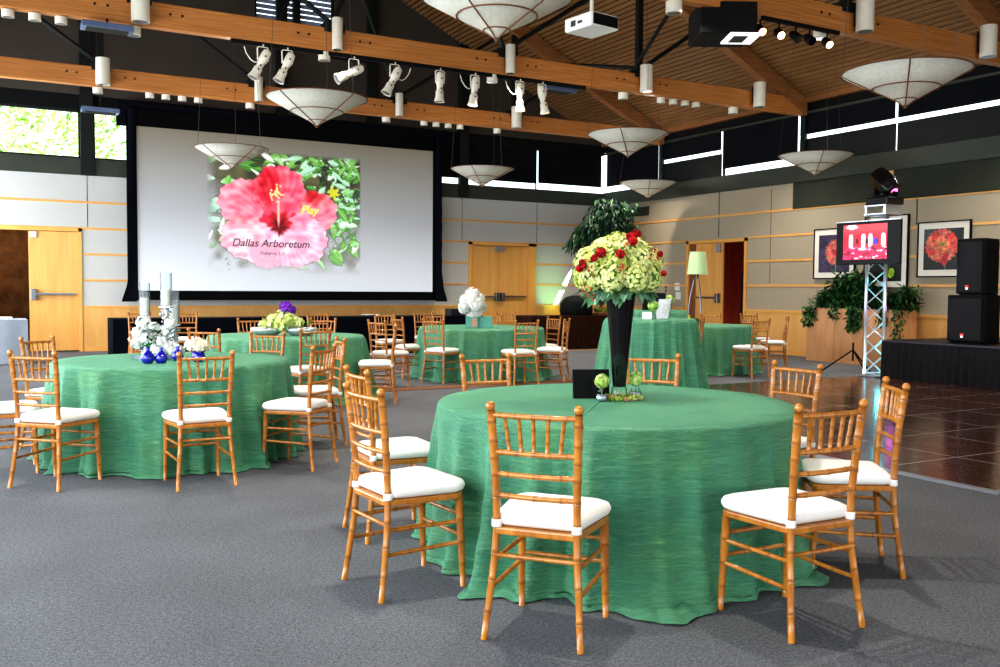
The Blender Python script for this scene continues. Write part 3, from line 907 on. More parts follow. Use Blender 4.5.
def hibiscus_image():
    W_, H_ = 231, 183
    X, Y = np.meshgrid(np.linspace(206, 360, W_), np.linspace(152, 275, H_))
    img = np.zeros((H_, W_, 3))
    n1 = vnoise(H_, W_, 14, 1)[..., None]
    img[:] = np.array([46, 44, 30]) + n1 * np.array([66, 66, 46])
    r = random.Random(5)
    def leaf(cx, cy, L_, w_, rot, col):
        m = blob(X, Y, cx, cy, L_, w_, rot, 0, soft=.25, pw=1.5)
        sh = np.clip(((X - cx) * -sin(rot) + (Y - cy) * cos(rot)) / w_ * .5 + .5, 0, 1)[..., None]
        c = np.array(col) * (1.12 - .3 * sh)
        vein = np.exp(-(((X - cx) * -sin(rot) + (Y - cy) * cos(rot)) / .5) ** 2)[..., None]
        c = c + vein * 35
        over(img, m, c)
    greens = [(86, 150, 62), (128, 190, 96), (160, 214, 150), (74, 128, 54), (180, 226, 196), (112, 176, 80)]
    for (cx, cy, L_, w_, rot, c) in [(272, 158, 14, 5, -.5, 1), (291, 161, 12, 5, -.7, 1), (316, 162, 10, 6, .5, 2), (302, 172, 12, 4, .1, 2), (247, 168, 15, 6, .2, 0), (330, 168, 8, 4, -.9, 0),
                                     (345, 175, 14, 6, -.9, 1), (355, 190, 9, 7, .3, 2), (340, 205, 10, 6, .8, 4), (335, 225, 9, 15, .2, 2), (348, 228, 8, 16, -.3, 0), (356, 218, 6, 8, .1, 3), (354, 200, 10, 5, .7, 4),
                                     (334, 254, 12, 6, .8, 1), (333, 260, 10, 5, .6, 5), (212, 160, 6, 9, .3, 2), (226, 184, 8, 4, -.2, 2), (213, 208, 9, 10, .5, 4), (212, 222, 8, 4, 0, 4), (320, 180, 7, 3, -1, 3),
                                     (308, 186, 6, 3, .2, 0), (340, 240, 16, 4, 1.2, 0), (352, 250, 9, 5, .9, 1), (318, 264, 8, 3, .9, 2), (298, 268, 7, 3, .2, 2), (331, 159, 7, 4, .3, 4), (349, 158, 5, 3, -.5, 4)]:
        leaf(cx, cy, L_, w_, rot, greens[c])
    for k in range(170):
        cx = r.choice([r.uniform(300, 358), r.uniform(320, 358), r.uniform(250, 356), r.uniform(207, 232)])
        cy = r.uniform(154, 178) if 232 < cx < 318 else r.uniform(154, 248)
        if cx < 232 and r.random() < .6: continue
        leaf(cx, cy, r.uniform(4, 11), r.uniform(1.6, 4), r.uniform(-1.4, 1.2), r.choice(greens + [(214, 236, 216), (40, 74, 30), (30, 50, 24), (240, 248, 240)]))
    over(img, blob(X, Y, 331, 190, 6, 6, 0, .3, 6, 0, .2), (214, 214, 60))
    over(img, blob(X, Y, 272, 218, 30, 24, 0, 0, soft=.2), (226, 60, 84))
    over(img, blob(X, Y, 213, 222, 7, 3.2, 0, 0, soft=.2, pw=4), (196, 230, 206))
    # petals: (cx, cy, rx, ry, rot, base)
    def petal(cx, cy, rx, ry, rot, light, red, redc, ph):
        m = blob(X, Y, cx, cy, rx, ry, rot, .045, 9, ph, .05, 2.3)
        tx, ty = 275, 226
        dx, dy = X - tx, Y - ty
        ang = np.arctan2(dy, dx)
        dist = np.hypot(dx, dy)
        vein = .5 + .5 * np.sin(ang * 46 + 2.0 * np.sin(dist * .12) + ph)
        k = np.clip(((X - redc[0]) ** 2 / redc[2] ** 2 + (Y - redc[1]) ** 2 / redc[3] ** 2), 0, 3)
        k = np.exp(-k * 1.1)[..., None]
        nz = vnoise(H_, W_, 26, int(ph * 10) + 3)[..., None]
        c = np.array(light, float) * (1 - k) + np.array(red, float) * k
        c = c + (vein[..., None] - .5) * np.array([8, 22, 18]) * np.clip(dist / 50, 0, 1)[..., None] + (nz - .4) * np.array([20, 86, 70])
        edge = blob(X, Y, cx, cy, rx, ry, rot, .045, 9, ph, .22, 2.3)
        c = c * (.9 + .1 * edge[..., None]) + (1 - edge[..., None]) * np.array([14, 20, 22])
        over(img, m, c)
    petal(313, 209, 22, 20, .3, (252, 150, 172), (214, 40, 44), (308, 192, 20, 12), 1.0)
    petal(241, 203, 25, 22, -.35, (252, 146, 166), (228, 56, 76), (256, 190, 14, 12), 2.1)
    petal(276, 191, 26, 26, .2, (246, 112, 138), (214, 26, 44), (264, 184, 16, 24), 3.3)
    petal(246, 240, 28, 22, .35, (254, 190, 204), (236, 90, 104), (236, 216, 18, 9), 4.2)
    petal(292, 241, 33, 27, -.25, (254, 184, 210), (244, 120, 152), (290, 220, 14, 10), 5.4)
    over(img, blob(X, Y, 262, 256, 16, 14, .3, .05, 7, 1, .1), (250, 172, 196))
    over(img, blob(X, Y, 276, 222, 13, 12, 0, .12, 5, .6, .35), (196, 36, 48))
    over(img, blob(X, Y, 276, 227, 9, 9, 0, .2, 5, .6, .5), (120, 22, 34))
    over(img, blob(X, Y, 275, 212, 1.6, 18, 0, 0, soft=.4), (250, 190, 176))
    for k in range(34):
        a = r.random() * 6.28; d = r.random()
        over(img, blob(X, Y, 273 + 7 * d * cos(a), 194 + 11 * d * sin(a), 1.3, 1.3, 0, 0, soft=.4), (250, 236, 150) if k % 3 else (255, 210, 170))
    for k in range(30):
        over(img, blob(X, Y, r.uniform(210, 358), r.uniform(254, 274), r.uniform(.6, 2.6), r.uniform(.5, 1.2), r.random() * 3, 0, soft=.5), (196, 206, 200))
    for k in range(90):
        over(img, blob(X, Y, r.uniform(300, 359), r.uniform(154, 250), r.uniform(.6, 2.4), r.uniform(.5, 1.4), r.random() * 3, 0, soft=.5) * (img[..., 0] < img[..., 1] + 10), (214, 238, 222) if k % 2 else (40, 60, 34))
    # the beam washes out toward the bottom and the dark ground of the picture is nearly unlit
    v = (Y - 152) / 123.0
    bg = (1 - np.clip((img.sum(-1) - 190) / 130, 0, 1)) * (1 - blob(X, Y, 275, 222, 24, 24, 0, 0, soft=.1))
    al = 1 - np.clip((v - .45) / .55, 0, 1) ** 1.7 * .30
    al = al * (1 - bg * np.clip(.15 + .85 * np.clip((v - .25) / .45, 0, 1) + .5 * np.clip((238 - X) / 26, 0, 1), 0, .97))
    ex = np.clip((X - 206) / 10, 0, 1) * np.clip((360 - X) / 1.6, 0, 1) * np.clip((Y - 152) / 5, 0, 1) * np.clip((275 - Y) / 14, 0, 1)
    return np.concatenate([lin(img), (al * ex)[..., None]], 2)

def screen_material():
    m, nt, b = new_mat('screen_fabric')
    t = nt.nodes.new('ShaderNodeTexCoord')
    s_ = nt.nodes.new('ShaderNodeSeparateXYZ')
    nt.links.new(t.outputs['Object'], s_.inputs[0])
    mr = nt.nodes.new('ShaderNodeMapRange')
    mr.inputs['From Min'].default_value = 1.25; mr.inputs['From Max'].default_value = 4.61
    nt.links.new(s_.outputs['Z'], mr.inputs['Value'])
    c = ramp(nt, mr.outputs[0], [(0.0, srgb(198, 203, 212)), (.45, srgb(172, 174, 178)), (1.0, srgb(120, 113, 98))])  # uneven light on the screen put into its colour, dimmer toward the top
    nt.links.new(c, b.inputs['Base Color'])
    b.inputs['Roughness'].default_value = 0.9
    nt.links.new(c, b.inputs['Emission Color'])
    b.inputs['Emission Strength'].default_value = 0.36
    return m
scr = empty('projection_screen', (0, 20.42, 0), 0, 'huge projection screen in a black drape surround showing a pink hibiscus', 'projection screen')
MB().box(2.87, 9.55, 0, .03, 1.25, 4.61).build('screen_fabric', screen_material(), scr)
b = MB().box(2.68, 2.87, -.03, .06, 1.1, 4.9).box(9.55, 9.78, -.03, .06, 1.1, 4.9).box(2.68, 9.78, -.03, .06, 1.05, 1.25).box(2.68, 9.78, -.03, .06, 4.61, 4.95)
b.build('border', M['screenblack'], scr)
for xa, xb, wv in ((2.58, 2.85, -1), (9.6, 9.86, 1)):
    vs = []; rows = 40
    for r_ in range(rows + 1):
        v = r_ / rows; z = 4.95 + (1.02 - 4.95) * v
        sp = .02 * sin(v * 60) * .3 + (.16 * max(0, (v - .78) / .22) ** 2)
        ip = xb if wv < 0 else xa
        op = (xa + .12 - sp) if wv < 0 else (xb - .1 + sp)
        for u in (0, .5, 1):
            vs.append((ip + (op - ip) * u, -.06 + .03 * sin(u * 9 + v * 3), z))
    fs = [(r_ * 3 + i, r_ * 3 + i + 1, r_ * 3 + i + 4, r_ * 3 + i + 3) for r_ in range(rows) for i in range(2)]
    mb = MB(); mb._add(vs, fs); mb.build('side_drape', M['blackcloth'], scr, smooth=True)
MB().box(2.5, 9.95, .02, .1, 4.6, 5.1).build('valance', M['blackcloth'], scr)
SX0, SX1, SZ0, SZ1 = 4.25, 7.72, 1.62, 4.30
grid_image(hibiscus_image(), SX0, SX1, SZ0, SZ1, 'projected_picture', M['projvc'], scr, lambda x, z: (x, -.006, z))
def text(s, x, z, size, m, parent, y=-.012, shear=.25, off=0.0, name='lettering', rot=(pi / 2, 0, 0), loc=None, sp=1.0):
    cu = bpy.data.curves.new(name, 'FONT')
    cu.body = s; cu.size = size; cu.shear = shear; cu.offset = off; cu.align_x = 'CENTER'; cu.align_y = 'CENTER'; cu.space_character = sp
    cu.materials.append(m)
    o = bpy.data.objects.new(name, cu); COL.objects.link(o)
    bpy.context.view_layer.update()
    me = bpy.data.meshes.new_from_object(o)
    bpy.data.objects.remove(o)
    if not me.materials: me.materials.append(m)
    o = bpy.data.objects.new(name, me); COL.objects.link(o)
    o.parent = parent
    o.location = loc or (x, y, z); o.rotation_euler = rot
    return o
text('Dallas Arboretum', 5.64, 2.29, .236, M['textgrey'], scr, off=.003)
text('Volume 1.1', 5.66, 2.08, .118, M['textlight'], scr, shear=0, off=.003)
text('Play', 6.50, 3.06, .25, M['textyellow'], scr, off=.004)

# ---------------- chairs
def bamboo(m, pts, r, nodes, n=10, taper=None):
    """tube through pts with slight bamboo rings"""
    pts = [Vector(p) for p in pts]
    cum = [0.0]
    for a, c in zip(pts, pts[1:]): cum.append(cum[-1] + (c - a).length)
    L_ = cum[-1]
    def at(t):
        d = t * L_
        for i in range(len(pts) - 1):
            if d <= cum[i + 1] + 1e-9:
                f = (d - cum[i]) / max(1e-9, cum[i + 1] - cum[i])
                return pts[i].lerp(pts[i + 1], f)
        return pts[-1]
    ts = {0.0: 1, 1.0: 1}
    for i in range(1, len(pts) - 1): ts[cum[i] / L_] = 1
    w = .006 / L_
    for q in nodes:
        ts[q - 2.2 * w] = 1; ts[q - .6 * w] = 1.16; ts[q] = 1.03; ts[q + .6 * w] = 1.16; ts[q + 2.2 * w] = 1
    ks = sorted(t for t in ts if 0 <= t <= 1)
    R_ = []
    for t in ks:
        rr = r if taper is None else r * (taper[0] + (taper[1] - taper[0]) * t)
        R_.append(rr * ts[t])
    m.tube([at(t) for t in ks], R_, n, ringcol=[.42 if ts[t] == 1.03 else (.8 if ts[t] > 1.1 else 1.0) for t in ks])

def rounded(hw_b, hw_f, yb, yf, n=6, cr=.05):
    pts = []
    cs = [(hw_f - cr, yf - cr, 0), (-hw_f + cr, yf - cr, pi / 2), (-hw_b + cr * .5, yb + cr * .5, pi), (hw_b - cr * .5, yb + cr * .5, 3 * pi / 2)]
    for i, (cx, cy, a0) in enumerate(cs):
        rr = cr if i < 2 else cr * .5
        for k in range(n + 1):
            a = a0 + pi / 2 * k / n
            pts.append((cx + rr * cos(a), cy + rr * sin(a)))
    return pts

def make_chair():
    t = empty('chiavari_chair', (0, 0, 0))
    for s in (-1, 1):
        m = MB()
        bamboo(m, [(s * .192, -.215, 0), (s * .180, -.195, .14), (s * .166, -.175, .30), (s * .160, -.168, .43), (s * .160, -.172, .55), (s * .166, -.186, .72), (s * .173, -.206, .885)], .0165, [.12, .26, .38, .52, .62, .715, .79, .865, .95], 10, (.8, 1.0))
        m.cur = (1, 1, 1, 1); m.ball((s * .174, -.209, .902), .0190, 10, 6)
        m.build('leg', M['chair'], t, smooth=True)
    for s in (-1, 1):
        m = MB()
        bamboo(m, [(s * .183, .20, 0), (s * .180, .190, .2), (s * .176, .180, .415)], .0185, [.25, .5, .74], 10, (.68, 1.05))
        m.build('leg', M['chair'], t, smooth=True)
    m = MB(); m.cur = (1, 1, 1, 1)
    m.prism(rounded(.172, .200, -.185, .205), .405, .432).build('seat', M['chair'], t, bevel=.006)
    # cushion
    rows = [(.93, .434), (1.0, .442), (1.035, .456), (1.035, .468), (1.0, .482), (.9, .491), (.6, .497), (.25, .499)]
    base = rounded(.172, .203, -.160, .215, 6, .07)
    n = len(base); vs = []; cx, cy = 0, .02
    for k, z in rows:
        for (x, y) in base: vs.append((cx + (x - cx) * k, cy + (y - cy) * k, z))
    fs = [(i * n + j, i * n + (j + 1) % n, (i + 1) * n + (j + 1) % n, (i + 1) * n + j) for i in range(len(rows) - 1) for j in range(n)]
    fs.append(tuple((len(rows) - 1) * n + j for j in range(n))); fs.append(tuple(reversed(range(n))))
    m = MB(); m._add(vs, fs)
    cu = m.build('cushion', M['cushion'], t, smooth=True)
    for s in (-1, 1):
        MB().lathe([(.0185, .432), (.0198, .436), (.0198, .458), (.0185, .462)], (s * .160, -.168, 0), 12).build('cushion_tie', M['cushion'], cu, smooth=True)
    def rail(z, y, hw, r, name, nodes=(.18, .5, .82)):
        m = MB()
        bamboo(m, [(-hw, y, z), (-hw * .5, y - .012, z), (0, y - .016, z), (hw * .5, y - .012, z), (hw, y, z)], r, list(nodes), 8)
        m.build(name, M['chair'], t, smooth=True)
    rail(.868, -.203, .172, .0105, 'crest_rail', (.12, .3, .5, .7, .88))
    rail(.725, -.187, .166, .0105, 'back_rail', (.12, .3, .5, .7, .88))
    rail(.640, -.179, .163, .0105, 'back_rail')
    rail(.556, -.172, .161, .0105, 'back_rail')
    for i in range(5):
        u = (i - 2) / 2
        m = MB()
        yo = -.010 * (1 - u * u) - .004
        bamboo(m, [(u * .100, -.188 + yo, .725), (u * .118, -.203 + yo, .868)], .0078, [.33, .66], 8)
        m.build('spindle', M['chair'], t, smooth=True)
    def bar(a, c, r=.0095, nodes=(.3, .6)):
        m = MB(); bamboo(m, [a, c], r, list(nodes), 8); m.build('stretcher', M['chair'], t, smooth=True)
    bar((-.168, -.180, .325), (.168, -.180, .325))
    bar((-.180, .190, .235), (.180, .190, .235))
    bar((-.178, .186, .33), (.178, .186, .33))
    for s in (-1, 1):
        bar((s * .168, -.182, .30), (s * .178, .186, .30))
        bar((s * .176, -.190, .195), (s * .180, .190, .205))
    return t

PROTO = make_chair()
used = [False]
def chair(x, y, t, label, group):
    if not used[0]:
        o = PROTO; used[0] = True
    else:
        o = copy_tree(PROTO)
    o.location = (x, y, 0.0 if not (x > 5.93 and y > 3.6 and y < 10 and x < 12.3) else .019)
    o.rotation_euler = (0, 0, t)
    tag(o, label, 'chair', group)
    return o
def face(x, y, cx, cy, d=0.0):
    return atan2(-(cx - x), (cy - y)) + radians(d)

TA = (2.90, 3.95); TL = (1.35, 7.76); TP = (3.25, 11.10); TW = (6.67, 12.5); TR = (10.5, 12.0)
gA, gL, gP, gW, gR, gS = ('chairs around the nearest round table', 'chairs around the left round table', 'chairs around the table below the screen', 'chairs around the table by the double doors', 'chairs around the table by the right wall', 'chairs standing along the black serving tables')
CH = [
 (1.96, 3.09, radians(-49.8), 'golden bamboo-style chair in the front centre, its back squarely to the camera', gA),
 (1.68, 3.876, radians(-85.6), 'golden chair left of the nearest table, side on, facing right, in front', gA),
 (2.89, 2.72, radians(-1.6), 'golden chair at the front right of the nearest table, back to the camera', gA),
 (3.71, 3.12, radians(52.7), 'golden chair at the right of the nearest table, facing left beside the dance floor', gA),
 (1.98, 4.74, radians(-92), 'golden chair directly behind the side-on chair at left of the nearest table', gA),
 (2.91, 5.19, face(2.91, 5.19, *TA), 'golden chair behind the nearest table, only its top rails showing, left of the vase', gA),
 (3.82, 4.84, face(3.82, 4.84, *TA), 'golden chair behind the nearest table, only its back showing right of the tall vase', gA),
 (4.07, 3.99, face(4.07, 3.99, *TA), 'golden chair at the far right side of the nearest table, facing the camera', gA),
 (.446, 6.95, radians(-44.1), 'golden chair at the front left of the left round table', gL),
 (1.30, 6.53, radians(2.6), 'golden chair at the front of the left round table, back squarely to the camera', gL),
 (2.10, 6.85, radians(44), 'golden chair at the right of the left table, side on, seat showing', gL),
 (2.52, 7.72, radians(82), 'golden chair just behind the side-on chair right of the left table', gL),
 (2.27, 8.73, face(2.27, 8.73, *TL), 'golden chair back peeking over the far right of the left table', gL),
 (1.42, 9.2, face(1.42, 9.2, *TL), 'golden chair behind the left table, hidden behind the candle glasses', gL),
 (.57, 8.56, face(.57, 8.56, *TL), 'golden chair behind the front left chair, beyond the left table edge', gL),
 (.15, 7.58, radians(-90), 'golden chair cut off by the left edge, only its white seat and legs showing', gL),
 (2.15, 9.95, face(2.15, 9.95, *TP), 'golden chair between the left table and the screen table, right of the pale roses', gP),
 (3.05, 9.71, radians(12), 'golden chair at the front of the screen table, back to the camera', gP),
 (4.07, 10.20, radians(66), 'golden chair at the right of the screen table, side on facing left', gP),
 (4.10, 12.43, face(4.1, 12.43, *TP), 'golden chair behind the screen table, right of the orchid bowl', gP),
 (3.25, 12.6, face(3.25, 12.6, *TP), 'golden chair behind the screen table, left of the orchid bowl', gP),
 (4.84, 11.74, radians(-72), 'golden chair between the screen table and the double-door table, seat showing', gW),
 (5.65, 12.87, radians(-88), 'golden chair at the left side of the white hydrangea table, facing right', gW),
 (5.92, 14.34, radians(178), 'golden chair far behind, left of the white hydrangea table, against the black tables', gW),
 (5.75, 11.98, radians(-62), 'golden chair at the front left of the white hydrangea table', gW),
 (6.59, 11.21, radians(-3), 'golden chair at the front right of the white hydrangea table, back to camera', gW),
 (7.33, 11.51, radians(45), 'golden chair at the right of the white hydrangea table, edge-on', gW),
 (7.65, 12.30, radians(92), 'golden chair behind the edge-on chair, right of the white hydrangea table', gW),
 (6.55, 13.8, radians(172), 'golden chair behind the left part of the white hydrangea table', gW),
 (7.40, 13.55, radians(150), 'golden chair behind the hydrangea ball, against the double doors', gW),
 (10.43, 10.68, radians(2), 'golden chair in front of the right wall table, side on, seat showing', gR),
 (11.87, 11.6, radians(50), 'golden chair at the right of the right wall table, seen edge-on by the wall', gR),
 (11.65, 13.0, face(11.65, 13.0, *TR), 'golden chair behind the right wall table, in front of the open door', gR),
 (9.58, 11.15, radians(40), 'golden chair almost hidden behind the tall cocktail table edge', gR),
 (12.45, 12.65, radians(170), 'farthest golden chair of the right wall table, behind another chair', gR),
 (2.36, 16.56, radians(176), 'golden chair far left at the black serving tables, behind the left candle glass', gS),
 (3.04, 16.2, radians(172), 'golden chair at the black serving tables, right of the tall candle glass', gS),
 (5.0, 15.1, radians(176), 'golden chair farthest behind the orchid bowl, at the black serving tables', gS),
 (7.05, 15.3, radians(174), 'golden chair far behind the hydrangea table, at the end of the black tables', gS),
 (8.5, 14.9, radians(160), 'golden chair farthest back, in front of the double doors', gS),
]
for c in CH: chair(*c)

# ---------------- table cloths
def tablecloth(c, r, h, label, seed, hem=.16, nth=360, rows=34, amp=.035, chairs=8, ph0=0.0, bumps=(), name='banquet_table', group=None, flare=.0, top_z=0.0):
    rr = random.Random(seed)
    comps = [(k, rr.uniform(0, 6.28), rr.uniform(.5, 1.0) / (1 + .03 * k)) for k in (rr.choice((7, 8, 9)), rr.choice((12, 13, 14)), rr.choice((19, 21, 23)), rr.choice((29, 31)), rr.choice((43, 47)))]
    comps = [(k, rr.uniform(0, 6.28), a) for k, a in ((9, .7), (14, 1.1), (19, 1.0), (27, .8), (41, .35))]
    def fold(th):
        v = 0
        for k, p, a in comps:
            e = .5 + .5 * sin(3 * th + p * 2) * .8
            s_ = sin(k * th + p + 1.4 * sin(2 * th + p) + .5 * sin(5 * th))
            v += a * (.35 + e) * (1.6 * (.5 + .5 * s_) ** 1.7 - .75)
        return v / 1.5
    def hemw(th):
        u = .5 - .5 * cos(chairs * (th - ph0))
        return hem * (.25 + .75 * u ** 2) * (.8 + .35 * sin(3 * th + seed) + .15 * sin(11 * th + seed * 2)) + sum(a_ * math.exp(-((th - t_ + pi) % (2 * pi) - pi) ** 2 / .03) for t_, a_ in bumps)
    vs = [(0, 0, h)]; uv = [(0, 0)]
    sc = 0.9
    prof = []
    for i in range(1, 7): prof.append(('top', r * i / 7.0))
    prof.append(('top', r - .012))
    for i in range(1, rows + 1): prof.append(('side', i / rows))
    for i in range(1, 5): prof.append(('pud', i / 4))
    F = [fold(2 * pi * j / nth) for j in range(nth)]
    Hm = [hemw(2 * pi * j / nth) for j in range(nth)]
    for kind, q in prof:
        for j in range(nth):
            th = 2 * pi * j / nth
            if kind == 'top':
                R_ = q; z = h + .0015 * sin(5 * th + q * 9) * (q / r); s_ = q
            elif kind == 'side':
                d = q
                z = h - .004 - (h - .03) * (1 - cos(min(1, d * 8) * pi / 2)) * 0 - (h - .028) * d
                R_ = r + .004 * min(1, d * 20) + amp * F[j] * (d ** .65) * 1.0 + .055 * d ** 1.3 + flare * d + (Hm[j] * .45) * max(0, (d - .45) / .55) ** 2.2
                R_ += .006 * sin(d * 23 + 9 * th + 3 * sin(4 * th)) * d
                s_ = r + (h) * d
            else:
                base = r + .004 + amp * F[j] + .055 + flare + Hm[j] * .45
                R_ = base + Hm[j] * .75 * q
                z = .028 * (1 - q) ** 1.5 + .006 + .012 * abs(sin(th * 37 + seed)) * (1 - q * .6) * (.3 + Hm[j] * 5)
                s_ = r + h + Hm[j] * q
            vs.append((R_ * cos(th), R_ * sin(th), z)); uv.append((s_ * cos(th), s_ * sin(th)))
    fs = [(0, 1 + j, 1 + (j + 1) % nth) for j in range(nth)]
    for i in range(len(prof) - 1):
        for j in range(nth):
            a = 1 + i * nth + j; b_ = 1 + i * nth + (j + 1) % nth
            fs.append((a, a + nth, b_ + nth, b_))
    e = empty(name, (c[0], c[1], top_z), 0, label, 'table', group)
    me = bpy.data.meshes.new('tablecloth'); me.from_pydata(vs, [], fs); me.update()
    l = me.uv_layers.new(name='UVMap')
    idx = np.empty(len(me.loops), dtype=np.int32); me.loops.foreach_get('vertex_index', idx)
    U = np.array(uv, dtype=np.float32)[idx]
    start_side = 1 + 6 * nth      # first ring that belongs to the drop
    ang = np.array([0.0] + [2 * pi * (i % nth) / nth for i in range(len(vs) - 1)])
    rad_ = np.hypot(np.array(uv)[:, 0], np.array(uv)[:, 1])
    for p_ in me.polygons:
        li = list(p_.loop_indices)
        vi = [idx[k_] for k_ in li]
        if min(vi) >= start_side:
            an = [ang[q_] for q_ in vi]
            if max(an) - min(an) > pi: an = [a_ + 2 * pi if a_ < pi else a_ for a_ in an]
            for k_, a_, q_ in zip(li, an, vi): U[k_] = (a_ * r, rad_[q_])
    ca_, sa_ = cos(radians(29)), sin(radians(29))
    top_ = np.array([min(idx[k_] for k_ in p_.loop_indices) < start_side for p_ in me.polygons])
    lt = np.repeat(top_, [p_.loop_total for p_ in me.polygons])
    T_ = U[lt]; U[lt] = np.stack([T_[:, 0] * ca_ - T_[:, 1] * sa_, T_[:, 0] * sa_ + T_[:, 1] * ca_], 1)
    l.data.foreach_set('uv', U.ravel())
    me.polygons.foreach_set('use_smooth', [True] * len(me.polygons))
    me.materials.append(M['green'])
    o = bpy.data.objects.new('tablecloth', me); COL.objects.link(o); o.parent = e
    o['label'] = 'crinkled green cloth falling in folds to the floor'
    MB().lathe([(r - .03, h - .05), (r - .03, h - .012)], n=48).build('tabletop', M['maple'], e)
    return e
gT = 'round tables under green cloths'
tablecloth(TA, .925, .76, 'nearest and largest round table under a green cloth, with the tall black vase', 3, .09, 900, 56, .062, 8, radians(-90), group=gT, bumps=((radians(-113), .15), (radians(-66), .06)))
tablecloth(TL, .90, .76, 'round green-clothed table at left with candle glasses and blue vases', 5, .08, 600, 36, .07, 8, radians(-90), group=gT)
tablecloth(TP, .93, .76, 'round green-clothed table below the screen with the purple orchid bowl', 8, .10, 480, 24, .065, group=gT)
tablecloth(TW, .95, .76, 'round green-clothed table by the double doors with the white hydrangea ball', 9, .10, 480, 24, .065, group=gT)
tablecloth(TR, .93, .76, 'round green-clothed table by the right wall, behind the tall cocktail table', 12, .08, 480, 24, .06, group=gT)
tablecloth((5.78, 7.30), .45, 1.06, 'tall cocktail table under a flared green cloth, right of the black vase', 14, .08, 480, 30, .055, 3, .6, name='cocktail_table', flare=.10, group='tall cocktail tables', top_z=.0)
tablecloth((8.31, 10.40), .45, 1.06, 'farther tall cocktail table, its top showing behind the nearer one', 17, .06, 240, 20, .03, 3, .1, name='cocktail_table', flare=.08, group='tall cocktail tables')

# ---------------- skirted rectangular tables
def skirted(x0, x1, y0, y1, h, mtop, mskirt, label, name='serving_table', group=None, k=9):
    e = empty(name, ((x0 + x1) / 2, (y0 + y1) / 2, 0), 0, label, 'table', group)
    w, d = (x1 - x0) / 2, (y1 - y0) / 2
    MB().box(-w, w, -d, d, h - .03, h).build('tabletop', mtop, e, bevel=.01)
    m = drape(90, -w, w, -d + .0, .01, h - .005, .014, k * (x1 - x0), 'x')
    for (a, c, y, ax) in ((-d, d, -w, 'y'), (-d, d, w, 'y'), (-w, w, d, 'x')):
        q = drape(40, a, c, y, .01, h - .005, .010, k * abs(c - a), ax); m._add(q.v, q.f)
    m.build('skirt', mskirt, e, smooth=True)
    return e
for i, (x0, lb) in enumerate(((2.05, 'leftmost black-draped serving table below the screen'), (4.52, 'middle black-draped serving table below the screen'), (6.99, 'rightmost black-draped serving table below the screen'))):
    skirted(x0, x0 + 2.44, 17.6, 18.36, .76, M['blackcloth'], M['blackcloth'], lb, group='black serving tables below the screen', k=1.5)
skirted(10.45, 13.1, 17.3, 18.05, .75, M['browncloth'], M['browncloth'], 'long table with a pleated dark brown skirt beside the double doors', k=9)
skirted(-1.6, .72, 17.7, 18.45, .76, M['whitecloth'], M['whitecloth'], 'table under a pale grey-white cloth at the left edge by the open door', k=2)
o = MB().box(-.6, .0, 17.9, 18.2, .76, .80).build('napkin_stack', M['pinkpaper'], bevel=.01); tag(o, 'pile of pale pink items on the white-clothed table at left', 'napkins')
o = MB().box(.15, .5, 17.85, 18.1, .76, .80).build('paper_box', M['whiteplastic'], bevel=.01); tag(o, 'flat white box on the corner of the white-clothed table', 'box')

# things on serving tables
def lathe_thing(name, label, cat, loc, prof, m, n=20, group=None):
    o = MB().lathe(prof, n=n).build(name, m, loc=loc, smooth=True, auto=40); tag(o, label, cat, group); return o
lathe_thing('cup', 'small pale blue cup on the black table behind a chair back', 'cup', (5.15, 17.75, .76), [(.04, 0), (.055, .12), (.05, .12), (.036, .01)], plain('cup_blue', (170, 190, 215), .3))
lathe_thing('serving_dish', 'shallow white dish on the black table at the right under the screen', 'dish', (6.95, 17.8, .76), [(.08, 0), (.2, .035), (.19, .037), (.07, .008)], M['whiteplastic'])
o = empty('equipment_case', (8.95, 17.85, .76), 0, 'dark blue-black boxy case on the serving table behind the hydrangea', 'case')
MB().box(-.24, .24, -.16, .16, 0, .15).build('case_body', M['greyup'], o, bevel=.02)
MB().box(-.05, .05, -.23, -.2, .1, .13).build('handle', M['chrome'], o)
o = empty('black_chafing_cover', (11.9, 17.72, .75), 0, 'bulky black domed cover on the brown skirted table', 'cover')
MB().lathe([(.36, 0), (.38, .1), (.36, .28), (.26, .40), (.1, .45), (.001, .455)], n=28).build('dome', M['black'], o, smooth=True)
MB().tube([(-.06, 0, .44), (-.05, 0, .49), (.05, 0, .49), (.06, 0, .44)], .012, 6).build('handle', M['chrome'], o)
o = empty('candle_stand', (12.45, 17.92, .75), 0, 'slender pale metal stand on the brown skirted table', 'stand')
MB().lathe([(.1, 0), (.1, .015), (.018, .03), (.018, .55), (.05, .56), (.05, .58)], n=16).build('pole', M['silver'], o, smooth=True, auto=40)

# ---------------- leaf helpers
def leaves(m, centre_fn, count, L_, W_, cols, rnd, droop=.4, bend=.15):
    for _ in range(count):
        p, n = centre_fn()
        d = Vector(n) + Vector((rnd.uniform(-1, 1), rnd.uniform(-1, 1), rnd.uniform(-1, 1))) * .6
        d.z -= droop
        d.normalize()
        side = d.cross(Vector((rnd.uniform(-.4, .4), rnd.uniform(-.4, .4), 1))).normalized()
        up = side.cross(d)
        l = L_ * rnd.uniform(.7, 1.3); w = W_ * rnd.uniform(.7, 1.3)
        c = rnd.choice(cols); k = rnd.uniform(.75, 1.2)
        m.cur = tuple(min(1, x * k) for x in srgb(*c)[:3]) + (1,)
        p = Vector(p)
        m._add([p, p + d * l * .45 + side * w * .5, p + d * l + up * (-bend) * l, p + d * l * .45 - side * w * .5], [(0, 1, 2, 3)])

